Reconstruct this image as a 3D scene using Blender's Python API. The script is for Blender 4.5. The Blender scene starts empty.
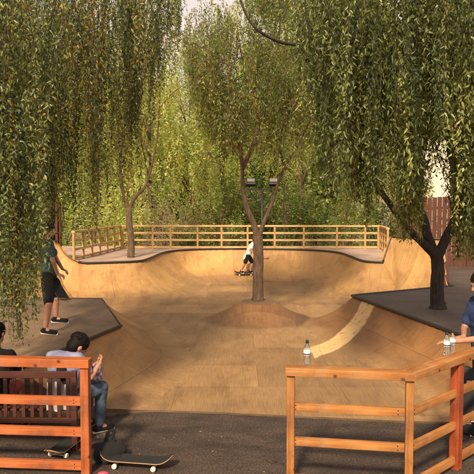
import bpy, bmesh, math, random
import numpy as np
from mathutils import Vector, Matrix

R = math.radians
C = bpy.context.scene.collection
rng = np.random.default_rng(7)
random.seed(7)
PI = math.pi

# ------------------------------------------------------------------ camera
CAMZ, F, CX, PITCH = 2.75, 600.0, 237.0, R(3.2)
cd = bpy.data.cameras.new('camera'); cam = bpy.data.objects.new('camera', cd); C.objects.link(cam)
cam.location = (0, 0, CAMZ); cam.rotation_euler = (PI/2 - PITCH, 0, 0)
cd.sensor_width = 36; cd.lens = 36*F/474; cd.clip_end = 2000; cd.clip_start = 0.05
bpy.context.scene.camera = cam

def at(u, v, z=None, Y=None):
    """world point seen at (u, v) of the photo, at height z or at depth Y"""
    dx = (u-CX)/F; dv = -(v-CX)/F
    d = Vector((dx, math.cos(PITCH)+dv*math.sin(PITCH), dv*math.cos(PITCH)-math.sin(PITCH)))
    t = (z-CAMZ)/d.z if z is not None else Y/d.y
    return Vector((0, 0, CAMZ)) + d*t

# ------------------------------------------------------------------ materials
def newmat(name, rough=0.6, metal=0.0):
    m = bpy.data.materials.new(name); m.use_nodes = True
    nt = m.node_tree; b = nt.nodes['Principled BSDF']
    b.inputs['Roughness'].default_value = rough; b.inputs['Metallic'].default_value = metal
    return m, nt, b

def N(nt, t, **kw):
    n = nt.nodes.new(t)
    for k, v in kw.items(): setattr(n, k, v)
    return n

def ramp(nt, fac, stops):
    r = N(nt, 'ShaderNodeValToRGB')
    while len(r.color_ramp.elements) < len(stops): r.color_ramp.elements.new(0.5)
    for e, (p, c) in zip(r.color_ramp.elements, stops): e.position = p; e.color = (*c, 1)
    nt.links.new(fac, r.inputs[0]); return r.outputs[0]

def mix(nt, a, b, fac, mode='MIX'):
    n = N(nt, 'ShaderNodeMix', data_type='RGBA', blend_type=mode)
    for i, x in ((0, fac), (6, a), (7, b)):
        if isinstance(x, (int, float)): n.inputs[i].default_value = x
        elif isinstance(x, tuple): n.inputs[i].default_value = (*x, 1)
        else: nt.links.new(x, n.inputs[i])
    return n.outputs[2]

def math_(nt, op, a, b=0.0, c=None):
    n = N(nt, 'ShaderNodeMath', operation=op)
    for i, x in enumerate((a, b, c)):
        if x is None: continue
        if isinstance(x, (int, float)): n.inputs[i].default_value = x
        else: nt.links.new(x, n.inputs[i])
    return n.outputs[0]

def noise(nt, vec, scale, detail=4, rough=0.55, sc=None):
    n = N(nt, 'ShaderNodeTexNoise'); n.inputs['Scale'].default_value = scale
    n.inputs['Detail'].default_value = detail; n.inputs['Roughness'].default_value = rough
    if sc:
        mp = N(nt, 'ShaderNodeMapping'); mp.inputs['Scale'].default_value = sc
        nt.links.new(vec, mp.inputs[0]); vec = mp.outputs[0]
    nt.links.new(vec, n.inputs['Vector']); return n.outputs[0]

def bump(nt, b, h, strength=0.3, dist=0.01):
    n = N(nt, 'ShaderNodeBump'); n.inputs['Strength'].default_value = strength
    n.inputs['Distance'].default_value = dist
    nt.links.new(h, n.inputs['Height']); nt.links.new(n.outputs[0], b.inputs['Normal'])

def plain(name, c1, c2=None, rough=0.6, scale=12, metal=0.0, bumps=0.15, detail=5):
    m, nt, b = newmat(name, rough, metal)
    tc = N(nt, 'ShaderNodeTexCoord').outputs['Object']
    c2 = c2 or tuple(x*0.72 for x in c1)
    n = noise(nt, tc, scale, detail)
    nt.links.new(ramp(nt, n, [(0.3, c2), (0.7, c1)]), b.inputs['Base Color'])
    if bumps: bump(nt, b, noise(nt, tc, scale*5, 3), bumps, 0.004)
    return m

def ply_mat(name, ca, cb, dark=0.55):
    """plywood riding surface: sheets of 2.4 x 1.2 with seams, grain, scuffs (UV in metres; zone in uv2.x)"""
    m, nt, b = newmat(name, 0.62)
    uv = N(nt, 'ShaderNodeUVMap', uv_map='sheets').outputs[0]
    ob = N(nt, 'ShaderNodeTexCoord').outputs['Object']
    br = N(nt, 'ShaderNodeTexBrick'); br.offset = 0.5
    br.inputs['Scale'].default_value = 1.0; br.inputs['Brick Width'].default_value = 2.44
    br.inputs['Row Height'].default_value = 1.22; br.inputs['Mortar Size'].default_value = 0.009
    br.inputs['Color1'].default_value = (0, 0, 0, 1); br.inputs['Color2'].default_value = (1, 1, 1, 1)
    br.inputs['Mortar'].default_value = (0.5, 0.5, 0.5, 1); br.inputs['Bias'].default_value = 0
    nt.links.new(uv, br.inputs['Vector'])
    col = mix(nt, ca, tuple(x*.82 for x in cb), br.outputs['Color'])
    grain = noise(nt, uv, 3.0, 6, 0.6, sc=(22.0, .8, 1))
    col = mix(nt, col, ramp(nt, grain, [(0.3, (0.62, 0.55, 0.50)), (0.7, (1.13, 1.11, 1.06))]), 0.75, 'MULTIPLY')
    blot = noise(nt, ob, 0.9, 5, 0.6)
    col = mix(nt, col, ramp(nt, blot, [(0.36, (0.74, 0.67, 0.62)), (0.60, (1.04, 1.03, 1.0))]), 0.6, 'MULTIPLY')
    # wheel scuffs: long thin curved streaks
    sc = noise(nt, ob, 2.2, 8, 0.75, sc=(1, .35, 1))
    col = mix(nt, col, ramp(nt, sc, [(0.50, (1, 1, 1)), (0.62, (0.66, 0.58, 0.54))]), 0.6, 'MULTIPLY')
    wv = N(nt, 'ShaderNodeTexWave'); wv.inputs['Scale'].default_value = 0.35; wv.inputs['Distortion'].default_value = 9; wv.inputs['Detail'].default_value = 3; wv.inputs['Detail Scale'].default_value = .6
    nt.links.new(ob, wv.inputs['Vector'])
    col = mix(nt, col, ramp(nt, wv.outputs['Color'], [(0.0, (0.66, 0.60, 0.58)), (0.035, (0.9, 0.88, 0.87)), (0.09, (1, 1, 1))]), 0.25, 'MULTIPLY')
    fine = noise(nt, ob, 75, 4, 0.85)
    col = mix(nt, col, ramp(nt, fine, [(0.38, (0.62, 0.60, 0.58)), (0.62, (1.16, 1.16, 1.16))]), 0.85, 'MULTIPLY')
    # one paler curved band slanting down the right-hand wall
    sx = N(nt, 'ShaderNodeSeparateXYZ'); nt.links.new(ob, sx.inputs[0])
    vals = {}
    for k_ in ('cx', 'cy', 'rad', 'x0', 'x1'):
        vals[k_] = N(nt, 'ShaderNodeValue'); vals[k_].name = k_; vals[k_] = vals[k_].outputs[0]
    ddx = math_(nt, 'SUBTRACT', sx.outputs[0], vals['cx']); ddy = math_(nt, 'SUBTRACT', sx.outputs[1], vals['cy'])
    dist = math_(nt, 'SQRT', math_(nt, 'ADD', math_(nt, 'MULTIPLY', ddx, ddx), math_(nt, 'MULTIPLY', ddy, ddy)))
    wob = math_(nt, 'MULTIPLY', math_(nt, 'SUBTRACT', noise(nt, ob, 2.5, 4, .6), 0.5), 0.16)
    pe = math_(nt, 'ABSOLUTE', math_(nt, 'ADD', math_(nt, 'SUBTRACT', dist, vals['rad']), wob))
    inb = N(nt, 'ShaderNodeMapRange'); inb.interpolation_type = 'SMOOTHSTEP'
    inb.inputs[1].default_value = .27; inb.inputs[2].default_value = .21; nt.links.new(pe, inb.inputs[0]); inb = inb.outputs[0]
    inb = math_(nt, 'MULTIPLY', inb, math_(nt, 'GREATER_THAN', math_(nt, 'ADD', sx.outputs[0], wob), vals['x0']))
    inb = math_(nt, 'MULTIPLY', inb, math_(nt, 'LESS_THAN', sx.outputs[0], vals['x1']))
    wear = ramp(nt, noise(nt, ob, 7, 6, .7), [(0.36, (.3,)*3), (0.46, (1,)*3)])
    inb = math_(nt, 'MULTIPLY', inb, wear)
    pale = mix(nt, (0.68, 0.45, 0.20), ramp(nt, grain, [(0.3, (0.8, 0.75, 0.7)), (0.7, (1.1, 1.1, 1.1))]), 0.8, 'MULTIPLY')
    # right-hand wall darkened in colour for tree shade; left wall browned less
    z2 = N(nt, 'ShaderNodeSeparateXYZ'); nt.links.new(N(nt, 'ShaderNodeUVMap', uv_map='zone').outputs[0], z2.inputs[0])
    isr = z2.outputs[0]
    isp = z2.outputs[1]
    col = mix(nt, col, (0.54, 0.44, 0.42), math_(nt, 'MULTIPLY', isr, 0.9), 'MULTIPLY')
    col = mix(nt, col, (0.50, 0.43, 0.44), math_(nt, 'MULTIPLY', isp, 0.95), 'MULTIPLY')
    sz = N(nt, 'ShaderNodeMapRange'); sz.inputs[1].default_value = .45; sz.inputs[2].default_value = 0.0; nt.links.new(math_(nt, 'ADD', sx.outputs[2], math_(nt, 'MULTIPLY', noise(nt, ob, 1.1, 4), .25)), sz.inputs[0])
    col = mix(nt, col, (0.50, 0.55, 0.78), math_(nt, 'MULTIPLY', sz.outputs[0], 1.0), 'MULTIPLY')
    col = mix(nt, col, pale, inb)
    seam = ramp(nt, br.outputs['Fac'], [(0.0, (1, 1, 1)), (1.0, (dark, dark*0.9, dark*0.85))])
    col = mix(nt, col, seam, 0.5, 'MULTIPLY')
    nt.links.new(col, b.inputs['Base Color'])
    bump(nt, b, noise(nt, ob, 25, 4), 0.12, 0.006)
    return m

def timber(name, c1, c2, rough=0.5, axis=0, knots=True, worn=False):
    m, nt, b = newmat(name, rough)
    ob = N(nt, 'ShaderNodeTexCoord').outputs['Object']
    s = [26, 26, 26]; s[axis] = 1.6
    g = noise(nt, ob, 1.0, 6, 0.6, sc=tuple(s))
    col = ramp(nt, g, [(0.32, c2), (0.66, c1)])
    big = noise(nt, ob, 2.3, 3, 0.5)
    col = mix(nt, col, ramp(nt, big, [(0.35, (0.68, 0.6, 0.55)), (0.65, (1.1, 1.1, 1.1))]), 0.7, 'MULTIPLY')
    if knots:
        vo = N(nt, 'ShaderNodeTexVoronoi'); vo.inputs['Scale'].default_value = 5.5
        nt.links.new(ob, vo.inputs['Vector'])
        col = mix(nt, ramp(nt, vo.outputs['Distance'], [(0.07, (0.25, 0.14, 0.1)), (0.15, (1, 1, 1))]), col, 1.0, 'MULTIPLY')
    if worn:
        wn = noise(nt, ob, 5, 7, .75); lum = tuple([sum(c1)/3*1.25]*3)
        col = mix(nt, col, (lum[0]*1.1, lum[1]*.95, lum[2]*.75), math_(nt, 'MULTIPLY', ramp(nt, wn, [(0.48, (0, 0, 0)), (0.62, (1, 1, 1))]), .16))
        ck = noise(nt, ob, 1.0, 4, .7, sc=tuple(90 if i != axis else 2.5 for i in range(3)))
        col = mix(nt, col, ramp(nt, ck, [(0.33, (.28, .2, .16)), (0.40, (1, 1, 1))]), .8, 'MULTIPLY')
        dn = noise(nt, ob, 2, 5, .7); col = mix(nt, col, ramp(nt, dn, [(0.38, (.55, .48, .44)), (0.5, (1, 1, 1))]), .6, 'MULTIPLY')
    nt.links.new(col, b.inputs['Base Color']); bump(nt, b, g, 0.25, 0.003)
    return m

def leafmat(name, rough=0.5, trans=0.35):
    m, nt, b = newmat(name, rough)
    at_ = N(nt, 'ShaderNodeAttribute', attribute_name='leaf_colour')
    nt.links.new(at_.outputs['Color'], b.inputs['Base Color'])
    tr = N(nt, 'ShaderNodeBsdfTranslucent')
    tc = mix(nt, at_.outputs['Color'], (1.5, 1.35, 0.45), 1.0, 'MULTIPLY'); nt.links.new(tc, tr.inputs['Color'])
    ms = N(nt, 'ShaderNodeMixShader'); ms.inputs[0].default_value = trans
    nt.links.new(b.outputs[0], ms.inputs[1]); nt.links.new(tr.outputs[0], ms.inputs[2])
    nt.links.new(ms.outputs[0], nt.nodes['Material Output'].inputs['Surface'])
    return m

def barkmat(name, c1, c2):
    m, nt, b = newmat(name, 0.85)
    ob = N(nt, 'ShaderNodeTexCoord').outputs['Object']
    g = noise(nt, ob, 1.0, 8, 0.65, sc=(22, 22, 5))
    col = ramp(nt, g, [(0.35, c2), (0.65, c1)])
    nt.links.new(col, b.inputs['Base Color']); bump(nt, b, g, 1.0, 0.06)
    return m

def asphalt():
    m, nt, b = newmat('worn_asphalt', 0.8)
    ob = N(nt, 'ShaderNodeTexCoord').outputs['Object']
    s = noise(nt, ob, 45, 5, 0.8)
    col = ramp(nt, s, [(0.36, (0.015, 0.010, 0.008)), (0.5, (0.048, 0.032, 0.025)), (0.68, (0.14, 0.10, 0.078))])
    col = mix(nt, col, ramp(nt, noise(nt, ob, 1.6, 5, .65, sc=(1, 2.2, 1)), [(0.35, (0.55, 0.5, 0.48)), (0.62, (1.25, 1.15, 1.1))]), 0.9, 'MULTIPLY')
    vo = N(nt, 'ShaderNodeTexVoronoi', feature='DISTANCE_TO_EDGE'); vo.inputs['Scale'].default_value = .8
    wp = N(nt, 'ShaderNodeVectorMath', operation='ADD'); nz = N(nt, 'ShaderNodeTexNoise'); nz.inputs['Scale'].default_value = 3; nt.links.new(ob, nz.inputs['Vector'])
    nt.links.new(ob, wp.inputs[0]); nt.links.new(nz.outputs['Color'], wp.inputs[1]); nt.links.new(wp.outputs[0], vo.inputs['Vector'])
    col = mix(nt, col, ramp(nt, vo.outputs['Distance'], [(0.0, (.3, .3, .3)), (0.012, (1, 1, 1))]), 0.7, 'MULTIPLY')
    nt.links.new(col, b.inputs['Base Color']); bump(nt, b, s, 0.5, 0.01)
    return m

def deckmat(name, c1, c2):
    m, nt, b = newmat(name, 0.75)
    ob = N(nt, 'ShaderNodeTexCoord').outputs['Object']
    s = noise(nt, ob, 40, 5, 0.8)
    col = ramp(nt, s, [(0.35, c2), (0.65, c1)])
    col = mix(nt, col, ramp(nt, noise(nt, ob, 1.3, 5, .6), [(0.35, (0.65, 0.6, 0.58)), (0.62, (1.12, 1.1, 1.08))]), 0.8, 'MULTIPLY')
    br = N(nt, 'ShaderNodeTexBrick'); br.inputs['Scale'].default_value = 1; br.inputs['Brick Width'].default_value = 2.44
    br.inputs['Row Height'].default_value = 1.22; br.inputs['Mortar Size'].default_value = 0.008
    nt.links.new(ob, br.inputs['Vector'])
    col = mix(nt, col, ramp(nt, br.outputs['Fac'], [(0, (1, 1, 1)), (1, (.5, .48, .45))]), 0.7, 'MULTIPLY')
    nt.links.new(col, b.inputs['Base Color']); bump(nt, b, s, 0.3, 0.006)
    return m

M = {}
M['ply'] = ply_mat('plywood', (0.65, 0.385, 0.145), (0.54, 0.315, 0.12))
M['deck_tan'] = deckmat('deck_board_tan', (0.30, 0.20, 0.115), (0.15, 0.095, 0.058))
M['deck_shaded'] = deckmat('deck_board_shaded', (0.12, 0.088, 0.066), (0.055, 0.040, 0.031))  # same board as the tan platform, with its shade put into the colour
M['deck_back'] = deckmat('deck_board_pale', (0.50, 0.36, 0.28), (0.33, 0.23, 0.18))
M['coping'] = plain('coping_steel', (0.05, 0.04, 0.035), rough=0.45, metal=0.4)
M['ply_edge'] = timber('plywood_edge', (0.16, 0.10, 0.06), (0.07, 0.045, 0.03), 0.8, 0, False)
M['asphalt'] = asphalt()
M['earth'] = plain('dry_earth', (0.22, 0.16, 0.09), (0.09, 0.08, 0.04), 0.95, 1.5, bumps=0.5)
M['rail'] = timber('orange_stained_rail', (0.47, 0.20, 0.045), (0.27, 0.095, 0.022), 0.6, 0, worn=True)
M['rail_z'] = timber('orange_stained_post', (0.45, 0.185, 0.042), (0.25, 0.088, 0.02), 0.6, 2, worn=True)
M['redpost'] = timber('red_stained_post', (0.42, 0.085, 0.025), (0.24, 0.045, 0.014), 0.5, 2, worn=True)
M['pale_rail'] = timber('sunbleached_rail', (0.62, 0.42, 0.20), (0.46, 0.28, 0.11), 0.6, 0, False)
M['pale_post'] = timber('sunbleached_post', (0.58, 0.36, 0.15), (0.42, 0.23, 0.08), 0.6, 2, False)
M['bench'] = timber('dark_red_bench', (0.10, 0.028, 0.016), (0.045, 0.014, 0.010), 0.5, 0, False)
M['redboard'] = timber('red_board', (0.12, 0.034, 0.016), (0.06, 0.018, 0.009), 0.7, 2, False)
M['bark'] = barkmat('brown_bark', (0.20, 0.125, 0.075), (0.075, 0.045, 0.028))
M['bark_dark'] = barkmat('dark_bark', (0.075, 0.052, 0.038), (0.025, 0.018, 0.014))
M['bark_pale'] = barkmat('pale_twig', (0.28, 0.20, 0.12), (0.14, 0.09, 0.05))
M['leaf'] = leafmat('hanging_leaf', 0.36, 0.42); M['leaf_far'] = leafmat('far_leaf', 0.6, 0.58)
M['skin'] = plain('skin', (0.46, 0.23, 0.15), (0.38, 0.17, 0.11), 0.5, 20, bumps=0.05)
M['hair'] = plain('black_hair', (0.009, 0.006, 0.005), rough=0.6, scale=60, bumps=0.6)
M['hair'].node_tree.nodes['Principled BSDF'].inputs['Specular IOR Level'].default_value = .15
M['black'] = plain('black_cloth', (0.009, 0.008, 0.009), rough=1.0, scale=30)
M['rubber'] = plain('black_rubber', (0.012, 0.012, 0.012), rough=0.7)
M['grip'] = plain('grip_tape', (0.016, 0.015, 0.016), (0.008, 0.008, 0.008), 0.9, 300, bumps=0.5)
M['white'] = plain('white_cloth', (0.74, 0.72, 0.70), (0.62, 0.60, 0.60), rough=0.8, scale=8)
M['wheel'] = plain('urethane_wheel', (0.75, 0.72, 0.62), rough=0.35)
M['metal'] = plain('cast_metal', (0.45, 0.45, 0.45), rough=0.35, metal=0.9)
M['jean'] = plain('blue_denim', (0.07, 0.10, 0.15), (0.045, 0.065, 0.10), 0.85, 60)
M['blue'] = plain('navy_shirt', (0.018, 0.035, 0.11), (0.012, 0.025, 0.08), 0.85, 20)
M['lav'] = plain('lavender_shirt', (0.25, 0.25, 0.38), (0.18, 0.18, 0.30), 0.85, 14)
M['pink'] = plain('pink_plastic', (0.55, 0.06, 0.09), rough=0.4)
M['red'] = plain('red_cloth', (0.40, 0.03, 0.03), rough=0.8)
M['iron'] = plain('dark_iron', (0.03, 0.028, 0.026), rough=0.5, metal=0.5)
M['eye'] = plain('eye', (0.03, 0.02, 0.02), rough=0.2)
M['lip'] = plain('lip', (0.36, 0.12, 0.10), rough=0.5)
M['wood_ply'] = plain('maple_ply', (0.42, 0.22, 0.10), rough=0.5)
M['render_w'] = plain('cream_render', (0.72, 0.62, 0.54), (0.66, 0.56, 0.48), 0.9, 3)
M['roof'] = plain('clay_roof', (0.32, 0.12, 0.06), rough=0.9, scale=8)
M['dead'] = barkmat('dead_twig', (0.40, 0.28, 0.18), (0.22, 0.14, 0.085))

def checkshirt():
    m, nt, b = newmat('teal_check_shirt', 0.85)
    ob = N(nt, 'ShaderNodeTexCoord').outputs['Object']
    w = N(nt, 'ShaderNodeTexChecker'); w.inputs['Scale'].default_value = 26
    w.inputs['Color1'].default_value = (0.035, 0.075, 0.08, 1); w.inputs['Color2'].default_value = (0.06, 0.12, 0.125, 1)
    nt.links.new(ob, w.inputs[0])
    nt.links.new(mix(nt, w.outputs[0], ramp(nt, noise(nt, ob, 9, 3), [(0.3, (.6, .6, .6)), (.7, (1.1, 1.1, 1.1))]), 0.7, 'MULTIPLY'), b.inputs['Base Color'])
    return m
M['check'] = checkshirt()

def patterned():
    m, nt, b = newmat('patterned_cloth', 0.8)
    ob = N(nt, 'ShaderNodeTexCoord').outputs['Object']
    vo = N(nt, 'ShaderNodeTexVoronoi'); vo.inputs['Scale'].default_value = 38; nt.links.new(ob, vo.inputs['Vector'])
    hs = N(nt, 'ShaderNodeSeparateColor'); nt.links.new(vo.outputs['Color'], hs.inputs[0])
    nt.links.new(ramp(nt, hs.outputs[0], [(0.0, (0.62, 0.58, 0.62)), (0.4, (0.40, 0.12, 0.13)), (0.6, (0.14, 0.16, 0.34)), (0.8, (0.6, 0.55, 0.45)), (1, (0.08, .06, .08))]), b.inputs['Base Color'])
    return m
M['pattern'] = patterned()

def clear_plastic():
    m, nt, b = newmat('clear_plastic', 0.08)
    b.inputs['Base Color'].default_value = (0.86, 0.90, 0.92, 1)
    b.inputs['Transmission Weight'].default_value = 0.95; b.inputs['IOR'].default_value = 1.33
    return m
M['clear'] = clear_plastic()
def glassm():
    m, nt, b = newmat('lamp_glass', 0.15); b.inputs['Base Color'].default_value = (0.17, 0.15, 0.13, 1); return m
M['lampglass'] = glassm()
def winm():
    m, nt, b = newmat('window_glass', 0.08); b.inputs['Base Color'].default_value = (0.05, 0.06, 0.07, 1); return m
M['winglass'] = winm()

# ------------------------------------------------------------------ object helpers
def link(o, parent=None):
    C.objects.link(o)
    if parent is not None: o.parent = parent
    return o

def meshobj(name, verts, faces, mat, parent=None, smooth=False):
    me = bpy.data.meshes.new(name); me.from_pydata([tuple(v) for v in verts], [], faces)
    if mat is not None: me.materials.append(mat)
    if smooth: me.polygons.foreach_set('use_smooth', [True]*len(me.polygons))
    me.update(); return link(bpy.data.objects.new(name, me), parent)

def bmobj(name, bm, mat, parent=None, smooth=False):
    me = bpy.data.meshes.new(name); bm.normal_update(); bm.to_mesh(me); bm.free()
    if mat is not None: me.materials.append(mat)
    if smooth: me.polygons.foreach_set('use_smooth', [True]*len(me.polygons))
    return link(bpy.data.objects.new(name, me), parent)

def thing(name, label, cat, loc=(0, 0, 0), rz=0, group=None):
    o = bpy.data.objects.new(name, None); C.objects.link(o); o.empty_display_size = 0.1
    o.location = loc; o.rotation_euler = (0, 0, rz); tag(o, label, cat, group); return o

def tag(o, label=None, cat=None, group=None, kind=None):
    if label: o['label'] = label
    if cat: o['category'] = cat
    if group: o['group'] = group
    if kind: o['kind'] = kind
    return o

def add_box(bm, p, s, rot=None, bev=0.0):
    """box with centre p, size s, rotation matrix rot"""
    r = bmesh.ops.create_cube(bm, size=1.0)
    vs = r['verts']
    mt = Matrix.Translation(Vector(p)) @ (rot.to_4x4() if rot is not None else Matrix.Identity(4)) @ Matrix.Diagonal((*s, 1))
    bmesh.ops.transform(bm, matrix=mt, verts=vs)
    if bev:
        es = list({e for v in vs for e in v.link_edges})
        bmesh.ops.bevel(bm, geom=es, offset=bev, segments=2, affect='EDGES', profile=0.6)

def add_beam(bm, a, b, w, h, bev=0.004, up=Vector((0, 0, 1))):
    """squared timber from a to b, w across, h in the up direction"""
    a = Vector(a); b = Vector(b); x = (b-a).normalized()
    y = up.cross(x)
    if y.length < 1e-4: y = Vector((0, 1, 0))
    y.normalize(); z = x.cross(y)
    rot = Matrix((x, y, z)).transposed()
    add_box(bm, (a+b)/2, ((b-a).length, w, h), rot, bev)

def tube(pts, rad, seg=8, jit=0.0, cap=True):
    pts = [Vector(p) for p in pts]; V = []; Fc = []
    n = len(pts); prev = None
    for i, p in enumerate(pts):
        t = (pts[min(i+1, n-1)]-pts[max(i-1, 0)]).normalized()
        if prev is None:
            a = t.cross(Vector((0, 0, 1)));
            if a.length < 0.05: a = t.cross(Vector((1, 0, 0)))
        else: a = prev - t*prev.dot(t)
        a.normalize(); prev = a; b = t.cross(a)
        r = rad[i] if hasattr(rad, '__len__') else rad
        for k in range(seg):
            an = 2*PI*k/seg; rr = r*(1+(random.random()-.5)*2*jit)
            V.append(p+a*(math.cos(an)*rr)+b*(math.sin(an)*rr))
    for i in range(n-1):
        for k in range(seg):
            Fc.append((i*seg+k, i*seg+(k+1) % seg, (i+1)*seg+(k+1) % seg, (i+1)*seg+k))
    if cap: Fc.append(tuple(range(seg-1, -1, -1))); Fc.append(tuple((n-1)*seg+k for k in range(seg)))
    return V, Fc

def merge(parts):
    V = []; Fc = []
    for v, f in parts:
        o = len(V); V += list(v); Fc += [tuple(i+o for i in x) for x in f]
    return V, Fc

def smooth_path(pts, n=6):
    """Catmull-Rom through pts"""
    P = [Vector(p) for p in pts]; P = [P[0]*2-P[1]]+P+[P[-1]*2-P[-2]]; out = []
    for i in range(1, len(P)-2):
        for k in range(n):
            t = k/n; a, b, c, d = P[i-1:i+3]
            out.append(0.5*((2*b)+(c-a)*t+(2*a-5*b+4*c-d)*t*t+(3*b-a-3*c+d)*t**3))
    out.append(P[-2]); return out

def limb(pts, r0, r1, n=5, seg=8, jit=0.06):
    p = smooth_path(pts, n); k = len(p)
    return tube(p, [r0+(r1-r0)*(i/(k-1))**0.8 for i in range(k)], seg, jit)

def copy_tree(o, parent=None):
    c = o.copy(); C.objects.link(c)
    if parent is not None: c.parent = parent
    for ch in list(o.children): copy_tree(ch, c)
    return c

def lathe(prof, seg=20, z0=0):
    V = []; Fc = []
    for r, z in prof:
        for k in range(seg): V.append((r*math.cos(2*PI*k/seg), r*math.sin(2*PI*k/seg), z+z0))
    for i in range(len(prof)-1):
        for k in range(seg): Fc.append((i*seg+k, i*seg+(k+1) % seg, (i+1)*seg+(k+1) % seg, (i+1)*seg+k))
    Fc.append(tuple(range(seg-1, -1, -1))); Fc.append(tuple((len(prof)-1)*seg+k for k in range(seg)))
    return V, Fc

# ------------------------------------------------------------------ world and sun
S = Vector((-0.20, -0.74, 0.65)).normalized()          # towards the sun: behind the camera, left, high
sc = bpy.context.scene
w = bpy.data.worlds.new('World'); sc.world = w; w.use_nodes = True
nt = w.node_tree; bg = nt.nodes['Background']; bg.inputs[1].default_value = 0.115
sky = N(nt, 'ShaderNodeTexSky', sky_type='NISHITA'); sky.sun_disc = False
sky.sun_elevation = math.asin(S.z); sky.sun_rotation = math.atan2(S.x, S.y)
sky.air_density = 1.2; sky.dust_density = 4.0
tcw = N(nt, 'ShaderNodeTexCoord').outputs['Generated']
cl = noise(nt, tcw, 2.2, 5, 0.55, sc=(1, 1, 2.5))
cf = ramp(nt, cl, [(0.30, (0.45,)*3), (0.60, (0.95,)*3)])
nt.links.new(mix(nt, sky.outputs[0], (6.0, 5.0, 4.5), cf), bg.inputs[0])
sd = bpy.data.lights.new('sun', 'SUN'); sd.energy = 4.4; sd.angle = R(6); sd.color = (1.0, 0.84, 0.58)
so = link(bpy.data.objects.new('sun', sd)); so.rotation_euler = S.to_track_quat('Z', 'Y').to_euler()
so.location = (-20, -20, 30)
sc.view_settings.view_transform = 'Standard'; sc.view_settings.look = 'None'
sc.view_settings.exposure = 0.55; sc.view_settings.gamma = 1.0
sc.view_settings.use_curve_mapping = False
sc.render.engine = 'CYCLES'; sc.cycles.max_bounces = 6; sc.cycles.transparent_max_bounces = 8
sc.cycles.diffuse_bounces = 3; sc.cycles.glossy_bounces = 2; sc.cycles.transmission_bounces = 6

# ------------------------------------------------------------------ ground
HP, HB, HX = 0.65, 1.0, 1.75       # deck heights: side platforms, back deck, tall extensions
def grid_sheet(name, x0, x1, y0, y1, nx, ny, zf, mat):
    V = []; Fc = []
    for j in range(ny+1):
        for i in range(nx+1):
            x = x0+(x1-x0)*i/nx; y = y0+(y1-y0)*j/ny; V.append((x, y, zf(x, y)))
    for j in range(ny):
        for i in range(nx):
            a = j*(nx+1)+i; Fc.append((a, a+1, a+nx+2, a+nx+1))
    return tag(meshobj(name, V, Fc, mat, smooth=True), kind='structure')
def earth_z(x, y):
    r = math.hypot(x, y)
    base = -0.10 + (0.22*(math.sin(x*0.31+1)*math.cos(y*0.23)) if (r > 26) else 0)
    return base + max(0, y-27)*0.03 + max(0, r-60)*0.02
grid_sheet('ground', -400, 400, -300, 600, 160, 180, earth_z, M['earth'])
tag(meshobj('asphalt', [(-14, -6, -0.022), (14, -6, -0.022), (14, 9.5, -0.022), (-14, 9.5, -0.022)], [(0, 1, 2, 3)], M['asphalt']), kind='structure')

# ------------------------------------------------------------------ skate bowl
bowl = thing('skate_bowl', 'tan plywood skate bowl with dark coping and a tree growing through its floor', 'skate bowl')

def P2(u, v, z): p = at(u, v, z=z); return (p.x, p.y)
# closed side of the basin: (x, y, lip height)
tipL = P2(121, 327.5, HP); farL = P2(102, 300, HP); nearL = P2(22, 369.5, HP)
tipR = P2(352, 297, HP); midR = P2(445, 331, HP); farR = P2(449, 287.5, HP)
cop = [(-6.1, farL[1]-.1, HX), (-5.75, 14.9, HX), (-5.45, 16.9, HX), (-5.3, 17.35, HX)]
cop += [(*P2(72, 264.5, HB), HB), (*P2(110, 263.3, HB), HB), (*P2(140, 262.3, HB), HB), (*P2(150, 259, HB), HB), (*P2(163, 253, HB), HB),
        (*P2(178, 250.8, HB), HB), (*P2(210, 249.6, HB), HB), (*P2(262, 249.3, HB), HB), (*P2(315, 250.6, HB), HB), (*P2(340, 253, HB), HB),
        (*P2(353, 258, HB), HB), (*P2(364, 262.5, HB), HB), (*P2(382, 263.2, HB), HB)]
e1 = P2(392, 237, HX); e2 = P2(446, 240, HX)
kk_ = (cop[-1][0], cop[-1][1])
cop += [(kk_[0]+.02, kk_[1]+.005, HB), (kk_[0]*.9+e1[0]*.1, kk_[1]*.9+e1[1]*.1, HB+.02), (kk_[0]*.15+e1[0]*.85, kk_[1]*.15+e1[1]*.85, HX-.05), (e1[0]-.02, e1[1], HX), (*e1, HX), ((e1[0]+e2[0])/2, (e1[1]+e2[1])/2, HX), (*e2, HX), (e2[0]+1.2, e2[1]-.5, HX)]
farC = P2(453, 287.3, HP)
copA = np.array(cop)
def chaikin(a, n):
    for _ in range(n):
        q = a[:-1]*.75+a[1:]*.25; r = a[:-1]*.25+a[1:]*.75
        m = np.empty((2*len(q), a.shape[1])); m[0::2] = q; m[1::2] = r
        a = np.vstack([a[:1], m, a[-1:]])
    return a
copS = chaikin(copA, 2)

def halfplane(a, b, inside):
    """unit normal and offset of the line a-b, positive away from the point inside"""
    a = np.array(a); b = np.array(b); d = b-a; n = np.array([d[1], -d[0]])/np.hypot(*d)
    if np.dot(np.array(inside)-a, n) > 0: n = -n
    return n, np.dot(a, n), a, d/np.hypot(*d)
nearR = (midR[0]+(midR[0]-tipR[0])*0.85, midR[1]+(midR[1]-tipR[1])*0.85)
HL = [halfplane(nearL, tipL, (-4, 11)), halfplane(tipL, farL, (-4, 11)), halfplane(farL, (-6.5, farL[1]+.25), (-4, 11))]
HR = [halfplane(nearR, tipR, (5, 11)), halfplane(tipR, farR, (5, 11))]

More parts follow.
